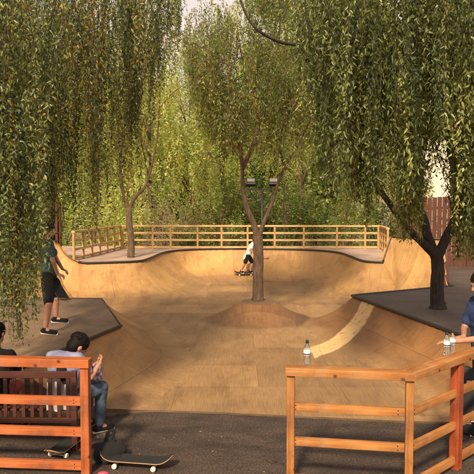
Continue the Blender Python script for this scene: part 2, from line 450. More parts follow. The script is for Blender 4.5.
def prof(d, h, Rr):
    Rr = np.maximum(Rr, h*1.04); L = np.sqrt(2*Rr*h-h*h)
    x = np.clip(L-d, 0, L); return Rr-np.sqrt(np.maximum(Rr*Rr-x*x, 0))
PC = at(258, 303, z=0.42); PC = (PC.x, PC.y+.15)
def front_y(x):
    return np.interp(x, [-8, -2.65, -2.45, -2.0, 0, 2.1, 7], [7.55, 7.55, 7.75, 8.08, 7.93, 7.62, 7.1])

def bowl_height(X, Y):
    """z, u, v (sheet coordinates), zone"""
    P = np.stack([X, Y], -1); best = np.full(X.shape, 1e9); hb = np.zeros(X.shape); ub = np.zeros(X.shape); acc = 0
    for i in range(len(copS)-1):
        a = copS[i, :2]; b = copS[i+1, :2]; ab = b-a; l = np.hypot(*ab)
        if l < 1e-6: continue
        t = np.clip(((P-a)@ab)/(l*l), 0, 1); q = a+t[..., None]*ab; d = np.hypot(*np.moveaxis(P-q, -1, 0))
        m = d < best; best = np.where(m, d, best); hb = np.where(m, copS[i, 2]+(copS[i+1, 2]-copS[i, 2])*t, hb); ub = np.where(m, acc+t*l, ub); acc += l
    # inside test by even-odd against the closed polygon
    poly = np.vstack([copS[:, :2], [[8, 2], [-8, 2]]]); ins = np.zeros(X.shape, bool); j = len(poly)-1
    for i in range(len(poly)):
        xi, yi = poly[i]; xj, yj = poly[j]
        if yi != yj:
            ins ^= ((yi > Y) != (yj > Y)) & (X < (xj-xi)*(Y-yi)/(yj-yi)+xi)
        j = i
    sd_ = np.where(ins, best, -best)
    zb = prof(sd_, hb, np.where(hb > 1.3, 2.1, 2.1))
    def solid(H):
        ds = []; us = []
        for n, o, a, d in H:
            ds.append(P@n-o); us.append((P-a)@d)
        ds = np.array(ds); us = np.array(us); p = np.maximum(ds, 0)
        e = (p**5).sum(0)**(1/5); e = np.where(ds.max(0) < 0, ds.max(0), e)
        k = ds.argmax(0); return e, np.take_along_axis(us, k[None], 0)[0]+k*50
    dl, ul = solid(HL); dr, ur = solid(HR)
    zl = prof(dl, HP, 2.1); zr = prof(dr, HP, 1.75)
    dp = np.hypot(X-PC[0], (Y-PC[1])*1.05); an = np.arctan2(Y-PC[1], X-PC[0])
    # eight-sided collar
    zp = 0.45*np.clip((1.38-dp)/(1.38-0.36), 0, 1)**1.45
    Z = np.stack([zb, zl, zr, zp]); zone = Z.argmax(0)
    k = 18; z = np.log(np.exp(k*Z).sum(0))/k - math.log(4)/k
    z = np.where(Z.max(0) < 0.004, 0, z); z = np.maximum(z, Z.max(0)*1.0)
    U = np.select([zone == 0, zone == 1, zone == 2], [ub, ul, ur], X)
    flat = Z.max(0) < 0.01
    Vv = np.select([zone == 0, zone == 1, zone == 2], [sd_*1.15, dl*1.15, dr*1.15], Y)
    wz = np.exp(14*Z); wz /= wz.sum(0); wz = np.clip((wz-.27)/.35, 0, 1)
    U = np.where(flat, X, U); Vv = np.where(flat, Y, Vv); zone = np.where(flat, 9, zone)
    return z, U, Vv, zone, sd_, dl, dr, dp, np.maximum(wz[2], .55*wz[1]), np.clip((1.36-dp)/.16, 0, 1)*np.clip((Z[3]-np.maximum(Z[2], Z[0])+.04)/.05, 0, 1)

_fr = at(404, 421, z=0); _fx = np.linspace(-1.75, -0.2, 32); _fy = []
for _x in _fx:
    ys = np.linspace(6.9, 8.2, 131); zz = bowl_height(np.full((1, 131), _x), ys[None])[0][0]
    k_ = [i for i in range(131) if zz[i] <= at(CX+_x/ys[i]*F, 408+(_x+1.95)*2.4, Y=float(ys[i])).z]
    _fy.append(ys[k_[-1]] if k_ else 7.3)
_fy = np.array(_fy); _fy = np.convolve(np.pad(_fy, 3, 'edge'), np.ones(7)/7, 'valid')
def front_y(x):
    return np.interp(x, [-8, -2.4]+list(_fx)+[0, _fr.x, 7], [7.5, 7.5]+list(_fy)+[at(CX, 413.2, z=0).y, _fr.y, 7.1])
dx = 0.05; xs = np.arange(-6.6, 7.0, dx); ny = 300
T = np.linspace(0, 1, ny)
GX = np.repeat(xs[None], ny, 0); fy = front_y(xs); GY = fy[None]+(23.3-fy[None])*(T[:, None]**1.0)
Z, U, Vv, zone, sdb, dl, dr, dp, wR, wP = bowl_height(GX, GY)
clipR = (GX-farC[0])-(GY-farC[1])*(e2[0]-farC[0])/(e2[1]-farC[1])
keep = ((clipR < 0.0) | (GY < farC[1]-.4)) & (sdb > -0.12) & (dl > -0.12) & (dr > -0.12) & (dp > 0.33)
nx = len(xs); idx = np.arange(nx*ny).reshape(ny, nx)
kf = keep[:-1, :-1] & keep[1:, :-1] & keep[:-1, 1:] & keep[1:, 1:]
qi, qj = np.nonzero(kf)
quads = np.stack([idx[qi, qj], idx[qi, qj+1], idx[qi+1, qj+1], idx[qi+1, qj]], -1)
used, inv = np.unique(quads, return_inverse=True); quads = inv.reshape(quads.shape)
co = np.stack([GX.ravel()[used], GY.ravel()[used], Z.ravel()[used]], -1)
def npmesh(name, co, quads, mat, parent=None, smooth=True, k=4):
    me = bpy.data.meshes.new(name); n = len(quads)
    me.vertices.add(len(co)); me.vertices.foreach_set('co', np.ascontiguousarray(co, dtype=np.float32).ravel())
    me.loops.add(n*k); me.loops.foreach_set('vertex_index', np.ascontiguousarray(quads, dtype=np.int32).ravel())
    me.polygons.add(n); me.polygons.foreach_set('loop_start', np.arange(0, n*k, k, dtype=np.int32))
    try: me.polygons.foreach_set('loop_total', np.full(n, k, dtype=np.int32))
    except Exception: pass
    if smooth: me.polygons.foreach_set('use_smooth', np.ones(n, bool))
    me.materials.append(mat); me.update(calc_edges=True); me.validate()
    return link(bpy.data.objects.new(name, me), parent)
def hit(u, v):
    for _y in np.linspace(8, 20, 601):
        p = at(u, v, Y=float(_y))
        if float(bowl_height(np.array([[p.x]]), np.array([[p.y]]))[0][0, 0]) >= p.z: return p
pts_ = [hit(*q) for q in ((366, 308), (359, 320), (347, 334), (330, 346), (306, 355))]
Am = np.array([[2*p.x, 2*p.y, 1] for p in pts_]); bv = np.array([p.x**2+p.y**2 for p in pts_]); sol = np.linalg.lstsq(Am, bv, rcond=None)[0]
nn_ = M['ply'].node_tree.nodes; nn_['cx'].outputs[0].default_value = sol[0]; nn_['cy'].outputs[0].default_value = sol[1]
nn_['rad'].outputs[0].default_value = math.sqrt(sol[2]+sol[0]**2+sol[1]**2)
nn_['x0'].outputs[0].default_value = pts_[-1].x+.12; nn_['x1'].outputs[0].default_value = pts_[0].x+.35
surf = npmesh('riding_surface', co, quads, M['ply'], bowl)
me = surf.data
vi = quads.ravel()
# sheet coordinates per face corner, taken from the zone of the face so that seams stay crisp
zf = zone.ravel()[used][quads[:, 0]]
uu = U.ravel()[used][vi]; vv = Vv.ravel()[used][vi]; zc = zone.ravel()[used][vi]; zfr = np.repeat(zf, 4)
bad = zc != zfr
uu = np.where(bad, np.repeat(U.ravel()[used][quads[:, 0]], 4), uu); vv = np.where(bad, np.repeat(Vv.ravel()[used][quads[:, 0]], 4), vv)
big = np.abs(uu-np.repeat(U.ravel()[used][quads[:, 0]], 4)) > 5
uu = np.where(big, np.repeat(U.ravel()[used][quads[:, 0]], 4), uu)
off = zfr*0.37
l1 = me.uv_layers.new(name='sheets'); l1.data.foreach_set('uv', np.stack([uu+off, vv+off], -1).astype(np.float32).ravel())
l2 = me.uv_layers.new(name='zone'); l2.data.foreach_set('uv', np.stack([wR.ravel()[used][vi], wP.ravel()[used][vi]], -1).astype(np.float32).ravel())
# front edge of the riding surface: plywood ends standing on the asphalt
fx = xs[(xs > -3.2)]; fxy = front_y(fx); fz = bowl_height(fx[None], fxy[None])[0][0]
V = []; Fc = []
for i, x in enumerate(fx):
    V += [(x, fxy[i]-.004, -0.05), (x, fxy[i]-.004, fz[i]+.003)]
for i in range(len(fx)-1): a = i*2; Fc.append((a, a+2, a+3, a+1))
meshobj('front_edge', V, Fc, M['ply_edge'], bowl)

def slab(name, poly, z, th, mat, parent):
    n = len(poly); V = [(x, y, z) for x, y in poly]+[(x, y, z-th) for x, y in poly]
    Fc = [tuple(range(n)), tuple(range(2*n-1, n-1, -1))]+[(i, n+i, n+(i+1) % n, (i+1) % n) for i in range(n)]
    o = meshobj(name, V, Fc, mat, parent)
    bm = bmesh.new(); bm.from_mesh(o.data); bmesh.ops.recalc_face_normals(bm, faces=bm.faces); bm.to_mesh(o.data); bm.free()
    return o
fyL = float(front_y(-3)); fyR = float(front_y(nearR[0]))
slab('side_platform', [(-11, fyL-.01), (nearL[0]+.02, fyL-.01), tipL, farL, (-6.3, farL[1]+.2), (-11, farL[1]+.2)], HP+.03, .68, M['deck_tan'], bowl)
slab('side_platform', [tipR, nearR, (11, 7.0), (11, 19.5), (e2[0]+.25, 19.5), (e2[0]+.02, e2[1]), (farC[0]-.03, farC[1])], HP+.03, .68, M['deck_shaded'], bowl)
# back deck follows the coping
bk = [tuple(p[:2]) for p in copS if p[2] < HB+.02 and p[1] > 16.2]
bk = [p for p in bk]
slab('back_deck', [(-9, 17.55)]+[(-5.6, 17.55)]+bk+[(bk[-1][0]+.3, bk[-1][1]+.7), (5.62, 18.3), (5.62, 24.2), (-9, 24.2)], HB+.03, 1.1, M['deck_back'], bowl)
# tall ends: backs of the extensions
def ext_wall(pts, name):
    V = []; Fc = []; n = len(pts)
    for x, y, z in pts:
        V += [(x, y, z+.02), (x, y, -0.1)]
    pa = np.array(pts)
    c = np.array([0, 12.0])
    for x, y, z in pts:
        d = np.array([x, y])-c; d = d/np.hypot(*d)*.14; V += [(x+d[0], y+d[1], z+.02), (x+d[0], y+d[1], -0.1)]
    for i in range(n-1):
        a, b = 2*i, 2*i+2; q = 2*n
        Fc += [(a, b, q+b, q+a), (q+a, q+b, q+b+1, q+a+1)]
    Fc += [(0, 2*n, 2*n+1, 1), (2*n-2, 2*n-1, 4*n-1, 4*n-2)]
    return meshobj(name, V, Fc, M['redboard'], bowl)
xr = [tuple(p) for p in copS if p[2] > HB+.02 and 0 < p[0] < e2[0]+.05]; xl = [tuple(p) for p in copS if p[2] > HB+.02 and p[0] < 0]
ext_wall(xr, 'extension_back'); ext_wall(xl, 'extension_back')
# side cheek closing the right-hand extension
_n = 24; _v = []; _f = []
for i in range(_n+1):
    t_ = i/_n; x_ = farC[0]+(e2[0]-farC[0])*t_; y_ = farC[1]+(e2[1]-farC[1])*t_; z_ = float(bowl_height(np.array([[x_-.10]]), np.array([[y_]]))[0][0, 0])+.03
    for ox in (-.11, .05): _v += [(x_+ox, y_, max(z_, .5)), (x_+ox, y_, .3)]
for i in range(_n):
    a_ = 4*i; b_ = a_+4; _f += [(a_, b_, b_+2, a_+2), (a_, a_+1, b_+1, b_), (a_+2, b_+2, b_+3, a_+3)]
_f += [(0, 2, 3, 1), (4*_n, 4*_n+1, 4*_n+3, 4*_n+2)]
meshobj('extension_side', _v, _f, M['redboard'], bowl)
for sg in (-1, 1):
    meshobj('extension_cap', *tube([(x, y, z+.02) for x, y, z in copS if (z > HB-.01 and y > 14 and (x*sg > (4.1 if sg > 0 else 5.2)) and x < e2[0]+.05)], .022, 8), M['ply_edge'], bowl, True)
# copings
meshobj('coping', *tube([(x, y, z+.025) for x, y, z in copS if z < HB+.12 and y > 16.2], .034, 8), M['coping'], bowl, True)
meshobj('coping', *tube([(nearL[0]-.0, nearL[1], HP+.03), (*tipL, HP+.03)], .03, 8), M['coping'], bowl, True)
meshobj('coping', *tube([(*tipL, HP+.028), (*farL, HP+.028), (-6.2, farL[1]+.2, HP+.028)], .016, 8), M['coping'], bowl, True)
meshobj('coping', *tube([(*nearR, HP+.03), (*tipR, HP+.03), (*farC, HP+.03)], .032, 8), M['coping'], bowl, True)
# dapples of leaf shade high on the tall extension, not drawn
for (u, v) in ((408, 245), (411, 249), (410, 259), (414, 262), (407, 254)):
    pass
# collar top with soil round the trunk
M['mound_top'] = plain('mound_top', (0.20, 0.12, 0.065), (0.10, 0.06, 0.035), 0.8, 14)
cv, cf_ = lathe([(0.39, 0.36), (0.385, 0.435), (0.36, 0.447), (0.16, 0.455), (0.12, 0.44)], 28)
col = meshobj('tree_collar', [(PC[0]+x, PC[1]+y, z) for x, y, z in cv], cf_, M['mound_top'], bowl)

# ------------------------------------------------------------------ railings
_screw = []
def screw_mesh():
    if not _screw:
        bm = bmesh.new(); bmesh.ops.create_cone(bm, segments=8, radius1=.0055, radius2=.0055, depth=.004, cap_ends=True, matrix=Matrix.Rotation(PI/2, 4, 'X'))
        me = bpy.data.meshes.new('screw'); bm.to_mesh(me); bm.free(); me.materials.append(M['iron']); _screw.append(me)
    return _screw[0]
def railing(name, label, pts, h, zbase, rails, pw, rw, rh, spacing, matr, matp, topw=None, group=None, end_posts=True, posts=None):
    """post-and-rail fence along pts (list of xy); rails = heights of the rails below the top one"""
    t = thing(name, label, 'railing', (pts[0][0], pts[0][1], zbase), 0, group)
    o = Vector((pts[0][0], pts[0][1], zbase))
    segs = list(zip(pts[:-1], pts[1:])); done = []
    for si, (a, b) in enumerate(segs):
        a = Vector((*a, zbase)); b = Vector((*b, zbase)); L = (b-a).length; d = (b-a).normalized()
        ts = posts[si] if posts else [i*L/max(1, round(L/spacing)) for i in range(max(1, round(L/spacing))+1)]
        ang = math.atan2(d.y, d.x)
        for s in ts:
            p = a+d*s
            if any((p-q).length < .12 for q in done): continue
            done.append(p); bm = bmesh.new()
            add_box(bm, (0, 0, (h-rh)/2), (pw, pw, h-rh-.002), None, .006)
            po = bmobj('post', bm, matp, t); po.location = p-o; po.rotation_euler = (0, 0, ang)
        for z in rails:
            bm = bmesh.new(); add_box(bm, (L/2, 0, 0), (L-pw-.006, rw, rh), None, .005)
            r_ = bmobj('rail', bm, matr, t); r_.location = a-o+Vector((0, 0, z)); r_.rotation_euler = (0, 0, ang)
            if h > 1.1:
                for xx in (-L/2+.05, L/2-pw-.03):
                    for zz in (-.018, .018):
                        s_ = bpy.data.objects.new('screw', screw_mesh()); C.objects.link(s_); s_.parent = r_; s_.location = (L/2+xx, -rw/2-.001, zz)
        bm = bmesh.new(); tw = topw or rw
        st_ = -pw/2-.012 if si == 0 else -.012; en_ = L+(pw/2+.012 if si == len(segs)-1 else .035)
        add_box(bm, ((st_+en_)/2, 0, 0), (en_-st_, tw, rh*.95), None, .006)
        r_ = bmobj('top_rail', bm, matr, t); r_.location = a-o+Vector((0, 0, h-rh*.475+si*.003)); r_.rotation_euler = (0, 0, ang)
    return t

fcz = HB+.03
def FP(u, v): p = at(u, v, z=fcz); return (p.x, p.y)
cL, cR = FP(123, 248.6), FP(378, 248.9); sL = FP(74, 260.5); sR = FP(387.5, 254)
Lb = math.hypot(cR[0]-cL[0], cR[1]-cL[1])
pu = [123, 153, 171, 198, 222, 248, 275, 304, 337, 365, 378]
bp = [(u-123)/(378-123)*Lb for u in pu]
railing('timber_railing', 'long sun-bleached timber railing running straight across the back of the bowl', [cL, cR], .90, fcz, [.60, .33, .06], .07, .05, .07, 1.1, M['pale_rail'], M['pale_post'], .11, 'railings round the back deck', posts=[bp])
railing('timber_railing', 'yellow timber railing running along the left side of the back deck beside the small tree', [(cL[0]-.09, cL[1]-.02), sL], .90, fcz, [.60, .33, .06], .07, .05, .07, .85, M['pale_rail'], M['pale_post'], .11, 'railings round the back deck')
railing('timber_railing', 'short timber railing turning towards the tall ramp end at the right of the back deck', [(cR[0]+.09, cR[1]-.02), sR], .90, fcz, [.60, .33, .06], .07, .05, .07, .9, M['pale_rail'], M['pale_post'], .11, 'railings round the back deck')

GZ = -0.022
# foreground right: corner railing
HT = 1.18
a = at(291, 366.5, z=HT); b = at(410, 371.5, z=HT); c = at(474, 349.5, z=HT)
dcb = (c-b).normalized(); e = b+dcb*2.9
d5 = b+dcb*((at(457, 355, z=HT)-b).length)
frr = railing('timber_railing', 'orange timber railing with a corner, in front at right, with water bottles standing on it',
        [(a.x, a.y), (b.x, b.y), (e.x, e.y)], HT-GZ, GZ, [.79-GZ-.0, .45-GZ, .08-GZ], .074, .045, .08, 1.0, M['rail'], M['rail_z'], .135, 'foreground railings',
        posts=[[.0, (b-a).length], [(d5-b).length, 2.4]])
for ch in frr.children:
    if ch.name.startswith('post') and ch.location.x > (b.x-a.x)+.2:
        ch.data.materials[0] = M['redpost']; ch.scale = (1.35, 1.35, 1)
# foreground left
a = at(-60, 355.5, z=HT); b = at(85, 358.5, z=HT)
M['rail_red'] = timber('red_orange_rail', (0.50, 0.135, 0.03), (0.28, 0.06, 0.014), 0.6, 0, worn=True); M['post_red'] = timber('red_orange_post', (0.48, 0.125, 0.028), (0.26, 0.055, 0.013), 0.6, 2, worn=True)
frl = railing('timber_railing', 'orange timber railing in front at left, ending in a square post before the bench', [(a.x, a.y), (b.x, b.y)], HT-GZ, GZ, [.74-GZ, .42-GZ, .07-GZ], .088, .045, .09, 3.0, M['rail_red'], M['post_red'], .13, 'foreground railings')

# ------------------------------------------------------------------ board fence and house behind
def board_fence(name, label, a, b, z0, h, mat, bw=.145):
    t = thing(name, label, 'board fence', (a[0], a[1], z0)); a_ = Vector((*a, 0)); b_ = Vector((*b, 0)); L = (b_-a_).length; ang = math.atan2(b_.y-a_.y, b_.x-a_.x)
    bm = bmesh.new(); n = int(L/(bw+.012))
    for i in range(n):
        hh = h+random.uniform(-.025, .025); add_box(bm, ((i+.5)*L/n, random.uniform(-.004, .004), hh/2), (bw, .022, hh), None, 0)
    o = bmobj('board_panel', bm, mat, t); o.rotation_euler = (0, 0, ang)
    for z in (.35, h-.35):
        bm = bmesh.new(); add_box(bm, (L/2, .045, z), (L, .05, .09)); o = bmobj('rail', bm, mat, t); o.rotation_euler = (0, 0, ang)
    k = max(1, round(L/2.2))
    for i in range(k+1):
        bm = bmesh.new(); add_box(bm, (i*L/k, .125, h/2), (.1, .1, h+.08)); o = bmobj('post', bm, mat, t); o.rotation_euler = (0, 0, ang)
    return t
pf = at(405, 205, Y=19.6)
board_fence('board_fence', 'tall red board fence behind the hanging willow at right', (pf.x, 20.4), (11.5, 17.7), 0.2, 2.75, M['redboard'])
board_fence('board_fence', 'weathered red-orange board panel at the far left end of the bowl', (-8.2, 18.2), (at(58, 240, Y=18.0).x, 18.0), 0.6, 2.1, M['redboard'])

def house():
    t = thing('cream_house', 'cream rendered house showing through a gap in the willow at right', 'house', (14.0, 36, -.1))
    bm = bmesh.new(); add_box(bm, (0, 0, 3.3), (13, 8, 6.6)); bmobj('wall', bm, M['render_w'], t)
    V = [(-7, -4.5, 6.62), (7, -4.5, 6.62), (7, 4.5, 6.62), (-7, 4.5, 6.62), (-4, 0, 8.6), (4, 0, 8.6)]
    meshobj('roof', V, [(0, 1, 5, 4), (1, 2, 5), (2, 3, 4, 5), (3, 0, 4), (3, 2, 1, 0)], M['roof'], t)
    for x in (2.6, 5.0):
        for z in (1.6, 4.5):
            bm = bmesh.new(); add_box(bm, (x, -4.02, z), (1.2, .08, 1.4)); wn = bmobj('window', bm, M['white'], t)
            bm = bmesh.new(); add_box(bm, (x, -4.07, z), (1.0, .03, 1.2)); bmobj('pane', bm, M['winglass'], wn)
house()

# ------------------------------------------------------------------ floodlight mast
def flood():
    p = at(262, 240, Y=24.6); g = .0
    t = thing('floodlight_mast', 'dark iron mast with a pair of floodlights behind the middle tree', 'floodlight', (p.x, p.y, g))
    zt = at(262, 190, Y=24.6).z
    meshobj('mast', *tube([(0, 0, -.1), (0, 0, zt)], .06, 10), M['iron'], t, True)
    bm = bmesh.new(); add_box(bm, (0, 0, zt+.02), (1.25, .07, .07)); bmobj('crossbar', bm, M['iron'], t)
    for s in (-1, 1):
        meshobj('brace', *tube([(s*.03, 0, zt-.75), (s*.52, 0, zt)], .03, 6), M['iron'], t)
        bm = bmesh.new(); rot = Matrix.Rotation(R(-38), 3, 'X')
        add_box(bm, (s*.46, -.05, zt+.30), (.38, .18, .30), rot, .03); h = bmobj('lamp_head', bm, M['iron'], t)
        bm = bmesh.new(); add_box(bm, Vector((s*.46, -.05, zt+.30))+rot@Vector((0, -.095, .05)), (.30, .02, .16), rot, .004); bmobj('lamp_glass', bm, M['lampglass'], h)
        meshobj('bracket', *tube([(s*.24, 0, zt+.3), (s*.24, 0, zt+.05), (s*.7, 0, zt+.05), (s*.7, 0, zt+.3)], .018, 6), M['iron'], h)
flood()

# ------------------------------------------------------------------ foliage
def leaves_mesh(base, dirv, ln, wd, colr, name, mat, parent, near=False, fold=0.25):
    """base (n,3), dirv (n,3) unit, ln, wd (n,), colr (n,3)"""
    n = len(base); a = rng.normal(size=(n, 3)); side = np.cross(dirv, a); side /= np.linalg.norm(side, axis=1)[:, None]+1e-9
    nor = np.cross(dirv, side); L = ln[:, None]; W = wd[:, None]/2
    if near:
        b0 = base; m1 = base+dirv*L*.30; m2 = base+dirv*L*.66-nor*L*.04; tip = base+dirv*L-nor*L*.13+np.array([0, 0, -.06])*L
        co = np.stack([b0, m1+side*W+nor*W*fold, m2+side*W*.72+nor*W*fold*.7, tip, m2-side*W*.72+nor*W*fold*.7, m1-side*W+nor*W*fold], 1)
        k = 6; idx = np.arange(n)[:, None]*6
        # two halves folded along the midrib
        q = np.concatenate([idx+np.array([[0, 1, 2, 3]]), idx+np.array([[0, 3, 4, 5]])], 0)
    else:
        mm = base+dirv*L*.45; co = np.stack([base, mm+side*W+nor*W*fold, base+dirv*L, mm-side*W+nor*W*fold], 1)
        k = 4; idx = np.arange(n)[:, None]*4; q = idx+np.array([[0, 1, 2, 3]])
    o = npmesh(name, co.reshape(-1, 3), q, mat, parent, smooth=False)
    ca = o.data.color_attributes.new('leaf_colour', 'FLOAT_COLOR', 'POINT')
    cc = np.ones((n, k, 4), np.float32); cc[:, :, :3] = colr[:, None, :]
    if len(ca.data) == n*k: ca.data.foreach_set('color', cc.ravel())
    return o

def strand_leaves(roots, lens, spacing, leaf, wid, pal, per=2, drift=None, sway=.12, droop=.8, yellow=.08, szvar=.25, bush=.035):
    """hanging strands; returns leaf arrays and strand polylines"""
    B = []; Dv = []; L = []; W = []; K = []; lines = []
    for r, l in zip(roots, lens):
        n = max(3, int(l/spacing)); t = np.linspace(0.02, 1, n)
        ph = rng.uniform(0, 6.28, 4); am = sway*rng.uniform(.3, 1.2)
        dr = rng.normal(size=2)*.12*l if drift is None else np.array(drift)*l*rng.uniform(.4, 1.2)+rng.normal(size=2)*.06*l
        x = r[0]-dr[0]*(1-t)**2+am*np.sin(t*l*1.6+ph[0])*t*.5; y = r[1]-dr[1]*(1-t)**2+am*np.sin(t*l*1.3+ph[1])*t*.5
        z = r[2]-l*t+0.10*l*np.sin(np.clip(t*3, 0, 3.14))*.6
        p = np.stack([x, y, z], -1); lines.append(p[::max(1, n//10)])
        base_c = pal[rng.integers(len(pal))]*rng.uniform(.75, 1.3)
        yel = rng.random() < yellow; dens = rng.uniform(.45, 1.0); sz_ = rng.uniform(.72, 1.22)
        for _ in range(per):
            spread = bush*(.25+np.abs(np.sin(t*l*rng.uniform(2.5, 5)+ph[3]))**2)
            jit = rng.normal(size=(n, 3))*spread[:, None]*np.array([1, 1, .8])
            az = rng.uniform(0, 6.28, n); el = droop+rng.normal(size=n)*.35
            d = np.stack([np.cos(az)*np.cos(el), np.sin(az)*np.cos(el), -np.sin(el)], -1)
            keep_ = rng.random(n) < dens*(.75+.35*np.sin(t*l*rng.uniform(2, 5)+ph[2]))
            c = base_c[None]*rng.uniform(.65, 1.4, (n, 1))*np.array([1, 1, 1])+0
            if yel:
                m = rng.random(n) < .6; c[m] = np.array([.42, .26, .05])*rng.uniform(.6, 1.2, (m.sum(), 1))
            B.append((p+jit)[keep_]); Dv.append(d[keep_]); L.append(leaf*sz_*rng.uniform(1-szvar, 1+szvar, n)[keep_]); W.append(wid*sz_*rng.uniform(.75, 1.25, n)[keep_]); K.append(c[keep_])
    return [np.concatenate(q) for q in (B, Dv, L, W, K)], lines

def strand_stems(lines, r=.004, seg=3):
    return merge([tube([Vector(q) for q in l], [r*(1-.6*i/len(l)) for i in range(len(l))], seg, 0, False) for l in lines if len(l) > 2])

def bare_trunk(parent, parts, mat, name='trunk'):
    return meshobj(name, *merge(parts), mat, parent, True)

# ---- right willow, rooted in the right-hand platform
def tab(u, T): return float(np.interp(u, [t[0] for t in T], [t[1] for t in T]))
def curtain(n, urange, yrange, bottoms, topz, mode_bias, minlen=.8, gap=None):
    roots = []; lens = []; nb = max(6, int((urange[1]-urange[0])/7))
    bun = [(rng.uniform(*urange), rng.uniform(*yrange), rng.uniform(.3, 1.6), rng.normal()*16) for _ in range(nb)]
    wts = np.array([b_[2] for b_ in bun]); wts /= wts.sum()
    while len(roots) < n:
        if rng.random() < .8:
            b_ = bun[rng.choice(nb, p=wts)]; u = b_[0]+rng.normal()*3.6; Y = b_[1]+rng.normal()*.14; ex = b_[3]
        else: u = rng.uniform(*urange); Y = rng.uniform(*yrange); ex = -25
        if not urange[0]-3 < u < urange[1]+3: continue
        vb = tab(u, bottoms)+min(ex, 4)
        if vb < -60: continue
        v = vb-abs(rng.normal())*mode_bias*(vb+80)+rng.normal()*6
        v = min(v, vb+8)
        b = at(u, v, Y=Y); zt = topz+rng.uniform(-.8, .9)
        l = min(zt-b.z, rng.uniform(1.2, 3.8))
        if l < minlen: continue
        roots.append((b.x, b.y, b.z+l)); lens.append(l)
    return roots, lens

PAL_R = [np.array(c) for c in ((.115, .145, .04), (.16, .19, .055), (.07, .095, .03), (.22, .25, .08), (.34, .36, .13))]
PAL_L = [np.array(c) for c in ((.085, .11, .035), (.13, .15, .045), (.055, .075, .028), (.20, .21, .07), (.32, .31, .12))]
PAL_N = [np.array(c) for c in ((.14, .18, .06), (.20, .24, .08), (.10, .13, .05), (.30, .32, .12))]
PAL_F = [np.array(c) for c in ((.20, .26, .07), (.28, .32, .10), (.14, .20, .06), (.32, .32, .11), (.10, .15, .045))]

bR = at(438, 308.5, z=HP+.03)
wr = thing('willow_tree', 'dark-trunked willow on the right-hand platform, its bright leafy strands hanging over the bowl', 'tree', (bR.x, bR.y, HP+.02))
def rel(p, b): return Vector(p)-Vector((b.x, b.y, HP+.02))
def A(u, v, Y, b, zb=HP+.02): return at(u, v, Y=Y)-Vector((b.x, b.y, zb))
Y0 = bR.y
tr = [limb([A(438, 311, Y0, bR), A(437, 290, Y0, bR), A(438, 268, Y0, bR), A(436, 252, Y0, bR)], .145, .12, 5, 12), limb([A(438, 314, Y0, bR), A(438, 306, Y0, bR), A(438, 300, Y0, bR)], .20, .13, 4, 12, .12),
      limb([A(436, 256, Y0, bR), A(424, 244, Y0-.1, bR), A(412, 233, Y0-.2, bR), A(398, 216, Y0-.3, bR), A(380, 190, Y0-.4, bR), A(362, 168, Y0-.3, bR), A(340, 150, Y0-.6, bR)], .10, .035),
      limb([A(436, 256, Y0, bR), A(428, 238, Y0, bR), A(422, 215, Y0+.1, bR), A(408, 185, Y0+.2, bR), A(398, 140, Y0, bR), A(390, 80, Y0-.3, bR), A(385, 10, Y0-.6, bR), A(375, -70, Y0-.8, bR)], .115, .05),
      limb([A(437, 258, Y0, bR), A(446, 238, Y0, bR), A(456, 215, Y0-.1, bR), A(456, 180, Y0-.2, bR), A(450, 140, Y0-.3, bR), A(455, 80, Y0-.5, bR), A(470, 0, Y0-.8, bR), A(478, -60, Y0-.8, bR)], .11, .05),
      limb([A(400, 140, Y0, bR), A(370, 90, Y0-1, bR), A(330, 50, Y0-1.4, bR), A(300, 45, Y0-1.6, bR), A(280, 42, Y0-1.8, bR), A(258, 30, Y0-2, bR), A(246, 14, Y0-2, bR), A(238, -8, Y0-2, bR)], .045, .015),
      limb([A(388, 60, Y0-.3, bR), A(360, 0, Y0-1.5, bR), A(330, -60, Y0-3, bR), A(300, -110, Y0-4, bR)], .05, .02),
      limb([A(470, 0, Y0-.8, bR), A(500, -60, Y0-2.5, bR), A(560, -140, Y0-4.5, bR)], .05, .02),
      limb([A(378, 195, Y0-.4, bR), A(372, 170, Y0-.2, bR), A(378, 120, Y0, bR), A(365, 60, Y0, bR)], .03, .012)]
bare_trunk(wr, tr, M['bark_dark'])
BOT_R = [(286, -90), (293, 20), (300, 110), (308, 150), (322, 180), (338, 200), (350, 196), (362, 190), (380, 205), (394, 214), (408, 218), (418, 205), (423, 165), (430, 150), (446, 152), (452, 185), (458, 232), (480, 252), (520, 260)]
BOT_R2 = [(300, 60), (318, 165), (345, 220), (375, 234), (400, 226), (418, 216), (424, 165), (448, 160), (454, 200), (462, 236), (480, 262), (520, 262)]
r1, l1_ = curtain(500, (292, 515), (6.8, 8.4), BOT_R, 5.7, .33)
r2, l2_ = curtain(640, (303, 515), (8.4, 9.8), BOT_R2, 6.2, .24)
# unseen upper strands above the frame, added to shade the right-hand platform
r3 = [(rng.normal(3.9, 1.3), rng.normal(7.2, 1.2), rng.uniform(6.6, 7.6)) for _ in range(300)]; l3 = [rng.uniform(.8, 1.5) for _ in r3]
r3 = [r for r in r3 if r[2]-1.6 > 2.75+r[1]*.30+.5 or r[1] < 1]; l3 = l3[:len(r3)]
rx = []; lx = []
for _ in range(150):
    u = rng.choice([rng.uniform(396, 422), rng.uniform(453, 482)]); v = rng.uniform(212, 244) if u < 430 else rng.uniform(225, 262)
    p = at(u, v, Y=rng.uniform(8.6, 11.0)); l = rng.uniform(.8, 2.0); rx.append((p.x, p.y, p.z+l)); lx.append(l)
r1 = r1+rx; l1_ = l1_+lx
lv, ln_ = strand_leaves(r1+r2, l1_+l2_, .036, .063, .022, PAL_R, 3, sway=.10, droop=.85, yellow=.0, szvar=.35)
lv3, ln3 = strand_leaves(r3, l3, .08, .13, .05, PAL_R, 2)
o_ = np.array([bR.x, bR.y, HP+.02]);
allv = [np.concatenate([x, y]) for x, y in zip(lv, lv3)]
